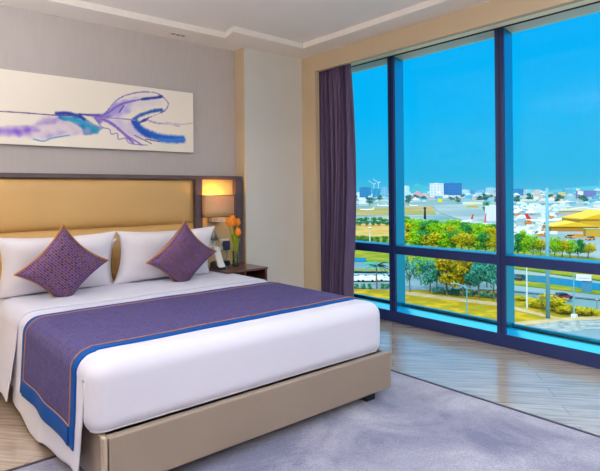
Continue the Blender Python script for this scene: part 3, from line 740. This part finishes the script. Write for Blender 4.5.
# --- trees
def leaf_mat(name, h1, h2):
    m = mat(name, srgb(h1), .75, col2=srgb(h2), vs=.9, spec=.2); return m
LM = {'green': leaf_mat('leaf_green', '68b00e', 'b4dc18'), 'yellow': leaf_mat('leaf_yellow', 'a8a40c', 'd8c414'), 'teal': leaf_mat('leaf_teal', '1a7a80', '58b08c'),
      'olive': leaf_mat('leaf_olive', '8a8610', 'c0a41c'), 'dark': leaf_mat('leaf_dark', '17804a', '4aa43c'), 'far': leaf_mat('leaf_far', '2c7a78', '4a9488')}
M['bark'] = mat('grey_bark', srgb('6a6a58'), .9)
PROTO = {}
def tree_proto(kind, style):
    "unit tree: 1 m tall, crown 1 m wide; leaf clusters in clumps"
    T = bpy.data.objects.new('tree', None); C.objects.link(T)
    rnd = random.Random(hash(style) % 99 if False else len(PROTO)*13+5)
    mb = MB()
    nclump = {'round': 16, 'open': 11, 'bush': 13, 'palm': 0}[style]
    base = {'round': .24, 'open': .36, 'bush': .12, 'palm': .5}[style]
    def leafquad(c, s):
        a = Vector((rnd.gauss(0, 1), rnd.gauss(0, 1), rnd.gauss(0, 1))).normalized(); b = a.orthogonal().normalized(); d = a.cross(b)
        k = [c+b*s, c+d*s*.6, c-b*s, c-d*s*.6]; mb.bm.faces.new([mb.bm.verts.new(q) for q in k])
    cl = []
    for i in range(nclump):
        an = rnd.uniform(0, 2*PI); rr = .36*rnd.random()**.5; z = base+(1-base)*rnd.uniform(.12, .86)
        k = 1-abs((z-base)/(1-base)-.45)*.8; cl.append((Vector((rr*k*math.cos(an), rr*k*math.sin(an), z)), rnd.uniform(.11, .19)))
    for c, r in cl:
        for q in range(95 if style != 'open' else 60):
            d = Vector((rnd.gauss(0, 1), rnd.gauss(0, 1), rnd.gauss(0, .75))).normalized()*r*rnd.uniform(.55, 1.05)
            p = c+d; p.z = max(p.z, .03); leafquad(p, rnd.uniform(.025, .05))
    if style == 'palm':
        for i in range(15):
            an = 2*PI*i/15+rnd.uniform(-.2, .2); el = rnd.uniform(-.1, 1.0); tip = .5
            for q in range(16):
                t_ = (q+1)/16; c = Vector((math.cos(an)*tip*t_*math.cos(el*.6), math.sin(an)*tip*t_*math.cos(el*.6), .72+.36*el*t_-.40*t_*t_*.7))
                for sgn in (1, -1):
                    sd = Vector((-math.sin(an), math.cos(an), -.5)).normalized()*sgn*.09*(1.1-t_)
                    mb.bm.faces.new([mb.bm.verts.new(x) for x in (c, c+sd+Vector((0, 0, -.02)), c+sd*1.02+Vector((math.cos(an), math.sin(an), -.6))*.03, c+Vector((math.cos(an), math.sin(an), 0))*.03)])
    fo = mb.build('foliage', LM[kind], T, recalc=False)
    mb = MB(); mb.tube([(0, 0, 0), (.015, .01, .3), (0, .02, .55), (.01, 0, .78)], [.028, .022, .017, .008], 7)
    for c, r in cl[:6]: mb.tube([(0.01, .015, .34), Vector((0.01, .015, .34)).lerp(c, .6)+Vector((0, 0, -.03)), c], [.013, .009, .004], 5)
    mb.build('trunk', 'bark', T)
    return T
def tree(u, vb, vt, wpx, kind, style, label, group=None, cat='tree'):
    p = G(u, vb); d = depth(p); h = (vb-vt)*d/FPX; w_ = wpx*d/FPX
    key = (kind, style); sc = (w_, w_, h); rz = random.uniform(0, 6.28)
    if key not in PROTO: T = PROTO[key] = tree_proto(kind, style)
    else: T = dup(PROTO[key], p)
    T.location = p; T.scale = sc; T.rotation_euler = (0, 0, rz); T.name = {'bush': 'shrub'}.get(style, 'tree') if style != 'palm' else 'palm_tree'
    return tag(T, label, cat, group)
# the row along the road, seen through the low panes
tree(377, 289, 256, 34, 'teal', 'palm', 'teal feathery palm tree in the lower left pane beside the curtain', cat='palm tree')
tree(410, 293, 256, 28, 'teal', 'open', 'thin teal tree just right of the left mullion below the transom', cat='tree')
tree(430, 293, 259, 28, 'teal', 'round', 'bluish green tree left of the olive tree by the road')
tree(447, 296, 254, 40, 'olive', 'round', 'broad olive yellow tree in the middle lower pane')
tree(463, 297, 255, 32, 'olive', 'round', 'smaller olive tree behind the curved street lamp')
tree(479, 299, 255, 36, 'teal', 'round', 'bushy teal tree right of the olive trees by the road')
tree(494, 301, 255, 32, 'teal', 'round', 'teal tree half hidden by the right mullion')
tree(420, 280, 254, 22, 'green', 'round', 'light green tree behind the row of roadside trees')
for u in (437, 455, 470, 487): tree(u, 288, 262, 24, 'dark', 'round', 'dark green tree filling the gap behind the roadside trees', 'trees behind the roadside row')
for i in range(9): tree(437+i*7.2, 294+.6*i, 286+.6*i, 13, 'teal', 'bush', 'low teal bush growing at the feet of the roadside trees', 'bushes under the roadside trees', 'shrub')
land('pond', [(335, 257), (366, 258), (367, 261.5), (335, 261.5)], 'canal', .2)
for u in (356, 363, 370, 383, 388): tree(u, 289, 283.5, 8, 'dark', 'bush', 'low dark green shrub in the hedge below the palm tree', 'hedge below the palm tree', 'shrub')
for u, vb, vt, w_ in ((521, 301, 296, 16), (538, 308, 298, 26), (553, 311, 293, 34), (567, 315, 304, 26), (582, 316, 306, 26), (592, 317, 307, 18)):
    tree(u, vb, vt, w_, 'yellow', 'bush', 'yellow green shrub on the verge beside the sidewalk near the high mast', 'shrubs on the verge', 'shrub')
# belt of trees above the transom
belt = []
for i in range(13): belt.append((404+i*7.7, 231+.35*i, 217.5+.5*i, 20, 'green' if i % 4 else 'dark'))
for i in range(12): belt.append((400+i*8.3, 238+.3*i, 222+.4*i, 20, ['green', 'yellow', 'green', 'dark', 'green'][i % 5]))
for i in range(12): belt.append((405+i*8.2, 251+.35*i, 230+.35*i, 24, ['yellow', 'green', 'dark', 'yellow'][i % 4]))
LB = {'green': 'bright green tree in the belt above the transom', 'dark': 'dark green tree in the belt above the transom', 'yellow': 'yellowish tree in the belt above the transom'}
for u, vb, vt, w_, k in belt: tree(u+random.uniform(-2, 2), vb, vt+random.uniform(-1.5, 1.5), w_, k, 'round', LB[k], k+' trees of the belt by the airfield')
for i in range(6): tree(354+i*6.4, 226, 217.5+random.uniform(-1, 1), 10, 'dark', 'bush', 'dark green tree along the far edge of the orange field', 'trees along the orange field')
for i in range(5): tree(357+i*7, 243, 236+random.uniform(-1, 1), 11, 'dark', 'bush', 'dark green bush just above the left transom', 'bushes above the left transom', 'shrub')
for u, vt, k in ((518, 234, 'dark'), (524, 231, 'green'), (533, 235, 'green'), (541, 238, 'yellow'), (555, 238, 'green'), (562, 239, 'yellow'), (570, 241, 'green'), (578, 240, 'dark'), (588, 243, 'yellow')):
    tree(u, 258, vt-1, 19, k, 'round', {'green': 'green tree on the near edge of the apron in the right pane', 'dark': 'dark tree on the near edge of the apron in the right pane', 'yellow': 'yellow tree on the near edge of the apron in the right pane'}[k], k+' trees by the apron')
tree(486, 213, 202, 10, 'dark', 'bush', 'dark tree standing beside the white terminal block')
tree(549, 200, 194, 13, 'dark', 'bush', 'dark green tree in front of the pale curved hall')
for i in range(34):
    u = random.uniform(354, 600); tree(u, horizon(u)+random.uniform(6, 13), horizon(u)+random.uniform(1.5, 5), random.uniform(6, 12), 'far', 'bush', 'bluish green tree among the distant town roofs', 'trees in the distant town')

# --- poles and lamps
M['pole'] = mat('pale_blue_pole', srgb('6aa6b6'), .5)
M['lampwhite'] = mat('white_lamp_post', srgb('d2dcdc'), .5)
def htop(p, dv): return dv*depth(p)/FPX
p = G(548, 320); h = htop(p, 132); k = depth(p)/FPX
T = thing('high_mast', 'tall pale blue mast rising to the skyline in the right pane', 'mast', p)
MB().tube([p, p+Vector((0, 0, h))], [k*2.1, k*1.3], 12).build('pole', 'pole', T, True)
MB().lathe([(k*4, 0), (k*4, k*1.5), (k*2.6, k*2)], p, 12).build('base', 'pave', T)
def street_lamp(u, vb, vt, label, arm=0, wpx=1.0, m='lampwhite', box=False):
    p = G(u, vb); k = depth(p)/FPX; h = htop(p, vb-vt); T = thing('street_lamp', label, 'street lamp', p)
    MB().tube([p, p+Vector((0, 0, h*.85 if arm else h))], [k*wpx, k*wpx*.6], 8).build('post', m, T)
    if arm:
        a = MB(); a.tube([p+Vector((0, 0, h*.84)), p+Vector((0, 0, h*.93))+rt*arm*k*.25, p+Vector((0, 0, h*.985))+rt*arm*k*.6, p+Vector((0, 0, h))+rt*arm*k], [k*.7, k*.6, k*.5, k*.6], 8); a.build('arm', m, T)
        q = p+Vector((0, 0, h))+rt*arm*k; MB().blob(q, k*1.4, 2, 0, (1, 1, .5)).build('lamp_head', m, T, True)
    else: MB().blob(p+Vector((0, 0, h)), k*1.6, 2, 0, (1, 1, .7)).build('lamp_head', m, T, True)
    if box: MB().box(p+Vector((-k*3, -k*3, 0)), p+Vector((k*1.5, k*2, k*5)), k*.3).build('control_box', 'lampwhite', T)
    return T
street_lamp(467, 315, 283.5, 'street lamp with a curved arm over the dry grass in the middle pane', -15, .8, 'pole')
street_lamp(527, 309, 266, 'white lamp post left of the high mast in the lower right pane', 0, 1.0)
street_lamp(574, 319, 262, 'thin pale post with a white box at its foot in the right pane', 0, .9, 'pole', True)
street_lamp(370, 244, 228, 'slender white post on the orange field in the left pane', 0, .6)
street_lamp(424, 247, 233, 'slender white post in front of the left part of the tree belt', 0, .6)
street_lamp(478, 250, 236, 'slender white post in front of the right part of the tree belt', 0, .6)
street_lamp(597, 314, 300, 'small dark post at the right edge of the lower pane', 0, .6, 'grey')
street_lamp(425, 219, 208, 'dark monument like post beside the airfield in the middle pane', 0, 1.3, 'black')
p = G(587, 293); k = depth(p)/FPX
T = thing('billboard', 'white billboard on a blue pillar beside the canal', 'billboard', p)
MB().box((-k*4.5, -k*2, 0), (k*4.5, k*2, k*17)).build('pillar', mat('blue_pillar', srgb('3f86ac'), .6), T)
MB().box((-k*9.5, -k*1.2-k*2, k*12.5), (k*4, k*0-k*2, k*18.5)).build('panel', mat('billboard_face', srgb('e6e0e0'), .6), T)
for ch in T.children: ch.matrix_parent_inverse = Matrix.Identity(4)
T.rotation_euler = (0, 0, -face(p))
MB().box((-k*8, -k*3.3, k*14.8), (k*2.5, -k*3.22, k*15.4)).build('text_line', mat('faded_red_ink', srgb('c9a8a8'), .6), T).matrix_parent_inverse = Matrix.Identity(4)

# --- cars
CP = {}
def car(loc, rz, paint, label, group=None, sc=1):
    if paint not in CP:
        T = bpy.data.objects.new('car', None); C.objects.link(T); CP[paint] = T
        b_ = MB(); b_.prism([(-2.2, .35), (2.2, .35), (2.2, .75), (1.2, .9), (-1.9, .95), (-2.2, .8)], 1, -.88, .88); b_.build('body', mat('car_paint_'+paint, srgb(paint), .3), T)
        b_ = MB(); b_.prism([(-1.8, .92), (1.15, .9), (.5, 1.42), (-1.3, 1.45)], 1, -.78, .78); b_.build('cabin', 'black' if paint != 'e8e4dc' else 'whiteplastic', T)
        for x in (-1.35, 1.35):
            for y in (-.85, .85):
                b_ = MB(); b_.tube([(x, y-.1, .33), (x, y+.1, .33)], .33, 12); b_.build('wheel', 'black', T)
        T.location, T.rotation_euler = loc, (0, 0, rz); T.scale = (sc,)*3
    else: T = dup(CP[paint], loc, rz, sc)
    return tag(T, label, 'car', group)
car(G(563, 299, .15), -.5, '8a3040', 'dark red car driving on the wide road beside the high mast', None, 1.0)
car(G(520, 279.5, .3), .2, '40484c', 'dark car on the road beside the canal behind the mullion')
for i in range(8): car(G(354+i*4.6, 281+random.uniform(-.4, .5), .15), random.uniform(-.1, .1)-.9, 'e8e4dc', 'white car in the parking row left of the palm tree', 'white cars parked by the palm')
for i in range(7): car(G(355+i*5, 276+random.uniform(-.3, .3), .15), random.uniform(-.1, .1)-.9, '9cc4d4', 'pale blue car in the parking row left of the palm tree', 'blue cars parked by the palm')
for i in range(5): car(G(515+i*7, 233+random.uniform(-2, 4), .1), random.uniform(0, 3), 'e8e4dc', 'white service car on the apron in the right pane', 'white cars on the apron', 1.6)
for i, (u, v) in enumerate(((546, 236), (570, 238), (543, 233), (590, 240))): car(G(u, v, .1), random.uniform(0, 3), 'e08a1e', 'orange service vehicle on the apron in the right pane', 'orange vehicles on the apron', 1.25)
for i in range(36): car(G(512+random.uniform(0, 22), 208+random.choice((0, 2.2, 4.2, 6.0)), .1), .4, 'e8e4dc', 'white vehicle in the long parked rows beyond the apron', 'vehicles parked beyond the apron', 2.4)

# --- aircraft
M['plane'] = mat('aircraft_white', srgb('dfe3e4'), .35); M['tailred'] = mat('tail_red', srgb('d2222c'), .4); M['tailpink'] = mat('tail_crimson', srgb('e0305a'), .4); M['tailyellow'] = mat('tail_yellow', srgb('d8d41e'), .4)
def plane(u, v, ang, length, tail, label, ts=1.0):
    p = G(u, v); T = thing('airliner', label, 'aeroplane', p)
    L_ = length*depth(p)/FPX; r_ = L_*.052
    f = MB(); f.tube([(-L_*.5, 0, r_*2.0), (-L_*.44, 0, r_*1.75), (-L_*.34, 0, r_*1.6), (L_*.28, 0, r_*1.6), (L_*.42, 0, r_*1.9), (L_*.5, 0, r_*2.4)], [r_*.15, r_*.7, r_, r_, r_*.65, r_*.15], 14); f.build('fuselage', 'plane', T, True)
    for s_ in (1, -1):
        f = MB(); f.prism([(-L_*.08, s_*r_*.5), (L_*.08, s_*r_*.5), (L_*.19, s_*L_*.46), (L_*.13, s_*L_*.46)], 2, r_*1.2, r_*1.45); f.build('wing', 'plane', T)
        f = MB(); f.tube([(-L_*.08, s_*L_*.16, r_*.7), (L_*.02, s_*L_*.16, r_*.7)], r_*.45, 10); f.build('engine', 'plane', T)
        f = MB(); f.prism([(L_*.38, s_*r_*.3), (L_*.48, s_*r_*.3), (L_*.52, s_*L_*.17), (L_*.47, s_*L_*.17)], 2, r_*2.1, r_*2.25); f.build('tailplane', 'plane', T)
    f = MB(); f.prism([(L_*.32, r_*2.2), (L_*.47, r_*2.2), (L_*.55*(.94+.06*ts), r_*2.2+L_*.19*ts), (L_*.47, r_*2.2+L_*.19*ts)], 1, -r_*.12, r_*.12); f.build('tail_fin', tail, T)
    for x, y in ((-L_*.33, 0), (L_*.05, r_*1.2), (L_*.05, -r_*1.2)): f = MB(); f.tube([(x, y, 0), (x, y, r_*1.2)], r_*.14, 6); f.build('landing_gear', 'black', T)
    for ch in T.children: ch.matrix_parent_inverse = Matrix.Identity(4)
    T.rotation_euler = (0, 0, ang); return T
plane(466, 224, -YAW+.8, 30, 'tailred', 'white airliner with a small red tail left of the right mullion')
plane(481, 229, -YAW+1.0, 40, 'tailpink', 'airliner with a large crimson tail beside the right mullion', 1.35)
plane(543, 223.5, -YAW+PI-.12, 32, 'tailred', 'white airliner with a red tail left of the high mast')
plane(564, 222, -YAW+.1, 27, 'tailred', 'white airliner with a red tail behind the yellow hangar')
plane(367, 211, -YAW+.1, 15, 'tailyellow', 'airliner with a yellow tail on the left airfield strip')
for i, u in enumerate((382, 390, 414)): plane(u, 206.5, -YAW+.1*i+PI, 9, 'plane', ['pale airliner on the far apron left of the left mullion', 'pale airliner on the far apron at the left mullion', 'pale airliner on the far apron right of the left mullion'][i])

# --- buildings
def bmat(name, h, win=None, sc=.12):
    m, n, b = nt(name); b.inputs['Roughness'].default_value = .7; b.inputs['Base Color'].default_value = (*srgb(h), 1)
    if win:
        tc = N(n, 'ShaderNodeTexCoord'); mp = N(n, 'ShaderNodeMapping'); mp.inputs['Rotation'].default_value = (PI/2, 0, 0)
        n.links.new(tc.outputs['Object'], mp.inputs[0]); br = N(n, 'ShaderNodeTexBrick'); br.offset = 0
        br.inputs['Scale'].default_value = sc; br.inputs['Color1'].default_value = (*srgb(win), 1); br.inputs['Color2'].default_value = (*srgb(win), 1)
        br.inputs['Mortar'].default_value = (*srgb(h), 1); br.inputs['Mortar Size'].default_value = .12; br.inputs['Row Height'].default_value = .6; br.inputs['Brick Width'].default_value = 1.2
        n.links.new(mp.outputs[0], br.inputs[0]); n.links.new(br.outputs[0], b.inputs['Base Color'])
    return m
BMt = {}; PLOTS = [(o_.location.x, o_.location.y, o_.scale.x*.5) for o_ in C.objects if not o_.parent and o_.get('category') in ('tree', 'aeroplane')]
def building(u0, u1, vt, dv, h, label, win=None, style='flat', group=None, cat='building', name='building', roofc=None, dep=.35, turn=.0):
    um = (u0+u1)/2; p = at_dv(um, dv); k = depth(p)/FPX; w_ = (u1-u0)*k; rad_ = w_*.5
    if group and any((p.x-a)**2+(p.y-b)**2 < (rad_+c)**2*.8 for a, b, c in PLOTS): return None
    PLOTS.append((p.x, p.y, rad_)); hh = (horizon(um)+dv-vt)*k; d_ = w_*dep
    if (h, win) not in BMt: BMt[h, win] = bmat('facade_'+h, h, win, .09)
    T = thing(name, label, cat, p, group)
    x = w_/2; body = MB()
    if style == 'gable': body.box((-x, 0, 0), (x, d_, hh*.55)); rf = MB(); rf.prism([(-x*1.04, hh*.5), (x*1.04, hh*.5), (0, hh)], 1, -d_*.04, d_*1.04)
    elif style == 'arch':
        body.box((-x, 0, 0), (x, d_, hh*.5)); rf = MB(); rf.prism([(x*1.03*math.cos(a), hh*.45+hh*.55*math.sin(a)) for a in [PI*q/14 for q in range(15)]], 1, -d_*.04, d_*1.04)
    else:
        body.box((-x, 0, 0), (x, d_, hh*.95)); rf = MB(); rf.box((-x*1.02, -d_*.02, hh*.95), (x*1.02, d_*1.02, hh*.975)); rf.box((-x*.35, d_*.3, hh*.97), (x*.25, d_*.7, hh))
    rc = roofc or h
    if rc not in BMt: BMt[rc] = bmat('roof_'+rc, rc)
    body.build('walls', BMt[h, win], T); rf.build('roof', BMt[rc], T)
    for ch in T.children: ch.matrix_parent_inverse = Matrix.Identity(4)
    T.rotation_euler = (0, 0, -face(p)+turn); return T
building(430, 443.5, 183, 6, 'dcdcdc', 'tall white tower block on the skyline beside the blue tower', 'a9bccb')
building(443.8, 461.5, 182.6, 6, '2a78b4', 'broad blue glass tower on the skyline', '1b62a4')
building(402.5, 409.5, 185.6, 8, 'c9dcdc', 'slim pale tower just right of the left mullion', '9cc0cc')
building(359.5, 371, 187, 7, '2480b0', 'blue slab block on the skyline by the curtain', '1a6ea6')
building(372.5, 380.5, 188.5, 7, '2a92b4', 'lower teal blue slab beside the blue block', '1c7ea8')
building(381.5, 387.5, 187, 6, '7cb4cc', 'pale blue block against the left mullion', '5a9cc0')
building(412, 423, 190.5, 7.5, 'd8a8b4', 'pink stepped building below the teal hill', 'c890a4', 'gable', roofc='d49aa8')
building(437.8, 442, 198.6, 10.5, 'd8d020', 'small bright yellow building in front of the white tower')
building(466, 474, 190, 3, '3a94ba', 'low blue block right of the skyline tower')
building(474.5, 485, 188, 3, '2a8cc0', 'blue city block left of the right mullion', '5aacc8')
building(486, 495, 187.5, 3.5, 'b8ccd4', 'pale city block left of the right mullion', '8cb0c4')
building(485.5, 501, 205.5, 30, 'd2d4dc', 'large blank white terminal block left of the right mullion', None, roofc='e0e2e6')
building(463, 482, 202, 13, 'd8d4b4', 'long cream hall beyond the airliners', None, 'flat', roofc='e4dcc0', dep=.3)
building(467, 478, 205.5, 16, 'b8a83c', 'olive yellow shed in front of the cream hall', None, dep=.3)
building(513, 523, 188.5, 6, '2a86b8', 'blue block on the skyline just right of the right mullion', '1c72a8')
building(524, 529, 189.5, 6, 'c0ccd0', 'slim pale block beside the blue block', '8ab4c4')
building(529.5, 532.5, 189, 6, '6ec0d0', 'slim turquoise block on the right skyline')
building(534, 540, 189.5, 6, 'd6c8b8', 'beige tower block on the right skyline', 'b8b0b0')
building(558.5, 565, 192, 9, 'd8c26a', 'square yellow building in the right pane skyline', 'c8b890')
building(577, 595, 190.5, 8, '7a6aa8', 'long violet building at the right of the skyline', '6a78b4', dep=.3)
building(578, 583, 191, 8.5, 'e0d4d0', 'pale end block of the violet building')
building(515, 535, 199.5, 11, 'c4cec0', 'long low pale green roofed hall right of the mullion', None, 'arch', roofc='cfd8cc', dep=.4)
building(533, 546, 204, 22, 'd6d8dc', 'white hangar block behind the airliner left of the mast', None, 'gable', roofc='e2e4e8')
building(540, 562, 198, 12.5, 'd0d4d0', 'wide white curved hall in front of the dark tree', None, 'arch', roofc='e6e4de', dep=.4)
building(553, 580, 201, 13.5, 'b8b0a4', 'long white roofed hall behind the mast', None, 'gable', roofc='e8e4da', dep=.4)
building(561, 606, 207.5, 24, 'c0ae8c', 'big beige terminal with a ridged roof behind the yellow hangar', None, 'gable', roofc='d8ccaa', dep=.5)
building(580, 640, 211, 37, 'd8a018', 'large yellow roofed hangar at the right edge of the window', None, 'gable', roofc='e4ac00', dep=.6, turn=.55)
building(553, 597, 222, 41, 'b07a18', 'wide low yellow canopy roof left of the large yellow hangar', None, 'gable', roofc='e8b400', dep=.7, turn=.3)
building(588, 620, 229, 47, 'c89a20', 'grey green roofed shed with a yellow edge below the yellow hangar', None, 'flat', roofc='8f9a78', dep=.5, turn=.2)
building(573, 583, 234, 47, 'd88a18', 'small orange building in front of the yellow canopy')
fc = [('d6dcdc', 'white'), ('b4ccd6', 'pale blue'), ('5aa4c0', 'blue'), ('d8cdb8', 'beige'), ('8cb8c4', 'grey blue'), ('d2b4ac', 'rosy')]
for i in range(520):
    h, nm = random.choice(fc); u = random.uniform(348, 606)
    dv = random.uniform(2.2, 12) if u < 505 else random.uniform(2.2, 22)
    if 425 < u < 465 and dv > 8 or (395 < u < 447 and dv < 3.4) or sum(1 for o_ in C.objects if o_.get('category') == 'building') > 290: continue
    w_ = random.uniform(3, 10); vt = horizon(u)+dv-random.uniform(1.8, 4.2) - (1.5 if dv < 4 else 0)
    building(u-w_/2, u+w_/2, vt, dv, h, nm+' block in the crowd of distant town roofs', None, random.choice(('flat', 'flat', 'gable')), nm+' blocks in the distant town', roofc=random.choice(('e2e4e2', h, 'c4d0d2')), turn=random.uniform(-.5, .5))
sc_ = [('dfe3e2', 'white'), ('6fb0c4', 'pale blue'), ('d07a2a', 'orange'), ('b8c4c0', 'grey')]
for i in range(110):
    h, nm = sc_[i % 4] if i % 3 else sc_[0]; u = random.uniform(510, 556); dv = random.uniform(15, 46)
    w_ = random.uniform(2.5, 8); building(u-w_/2, u+w_/2, horizon(u)+dv-random.uniform(1.5, 3.5), dv, h, nm+' low shed among the clutter on the airport apron', None, random.choice(('flat', 'gable')), nm+' sheds on the apron', 'shed', 'shed', turn=random.uniform(-.6, .6))
# hills
def hill(u, dv, wpx, hpx, label):
    p = at_dv(u, dv); k = depth(p)/FPX; mb = MB()
    def fn(a, b):
        r_ = b; an = a*2*PI; hgt = (math.cos(PI*min(1, r_))+1)/2*(1+.5*noise.noise((math.cos(an)*r_*2, math.sin(an)*r_*2, u)))
        return Vector((math.cos(an)*r_*wpx*k/2, math.sin(an)*r_*wpx*k/2, hpx*k*hgt))
    mb.grid(fn, 60, 24); o = mb.build('hill', mat('hazed_wooded_hill', srgb('2a8a98'), .95), None, True); o.location = p; tag(o, label, 'hill'); return o  # distance haze is put into the bluish green of the hill
hill(421, 2.6, 44, 9.5, 'teal wooded hill on the skyline left of the white tower')
hill(590, 1.2, 120, 5, 'long low hazy hill along the right skyline')
# construction cranes
for u, vt, lb in ((374, 178, 'pale tower crane on the skyline nearest the curtain'), (378.5, 176, 'taller pale tower crane left of the left mullion')):
    p = at_dv(u, 6); k = depth(p)/FPX; T = thing('tower_crane', lb, 'crane', p); h = (horizon(u)+6-vt)*k
    MB().tube([p, p+Vector((0, 0, h*.72))], k*.3, 6).build('mast', 'lampwhite', T)
    MB().tube([p+Vector((0, 0, h*.7)), p+Vector((0, 0, h))-rt*5.5*k+Vector((0, 0, -h*.12))], k*.2, 6).build('jib', 'lampwhite', T)
    MB().tube([p+Vector((0, 0, h*.7)), p+Vector((0, 0, h*.74))+rt*2*k], k*.3, 6).build('counter_jib', 'lampwhite', T)


# ------------------------------------------------------------------ light
wd = bpy.data.worlds.new('sky'); S.world = wd; wd.use_nodes = True; n = wd.node_tree
bg = n.nodes['Background']; tc = N(n, 'ShaderNodeTexCoord'); sp = N(n, 'ShaderNodeSeparateXYZ'); n.links.new(tc.outputs['Generated'], sp.inputs[0])
mr = N(n, 'ShaderNodeMapRange'); mr.inputs['From Min'].default_value = -.02; mr.inputs['From Max'].default_value = .98; n.links.new(sp.outputs['Z'], mr.inputs['Value'])
r = N(n, 'ShaderNodeValToRGB'); e = r.color_ramp.elements
e[0].position = 0; e[0].color = (*srgb('5cb8d8'), 1); e[1].position = 1; e[1].color = (.75, .95, 1.0, 1)
for ps, cl_ in ((.05, srgb('2cb4e2')), (.16, srgb('06b2ee')), (.36, srgb('00aaf2')), (.50, (.55, .85, 1.0))): q = e.new(ps); q.color = (*cl_, 1)
n.links.new(mr.outputs[0], r.inputs[0]); n.links.new(r.outputs[0], bg.inputs['Color'])
st = N(n, 'ShaderNodeMapRange'); st.inputs['From Min'].default_value = .38; st.inputs['From Max'].default_value = .6; st.inputs['To Min'].default_value = 1.1; st.inputs['To Max'].default_value = 2.4
n.links.new(sp.outputs['Z'], st.inputs['Value']); n.links.new(st.outputs[0], bg.inputs['Strength'])
sn = bpy.data.lights.new('sun', 'SUN'); sn.energy = 2.6; sn.angle = math.radians(.6); sn.color = (1, .94, .82)
sob = bpy.data.objects.new('sun', sn); C.objects.link(sob)
sob.rotation_euler = Vector((.62, .38, -.68)).to_track_quat('-Z', 'Y').to_euler()

vs = S.view_settings; S.display_settings.display_device = 'sRGB'
vs.view_transform = 'Standard'; vs.look = 'None'; vs.gamma = 1; vs.exposure = 0.0; vs.use_curve_mapping = False
S.cycles.max_bounces = 10; S.cycles.diffuse_bounces = 6; S.cycles.glossy_bounces = 5; S.cycles.transparent_max_bounces = 12
S.cycles.caustics_reflective = False; S.cycles.caustics_refractive = False; S.cycles.use_denoising = True
S.cycles.sample_clamp_indirect = 8
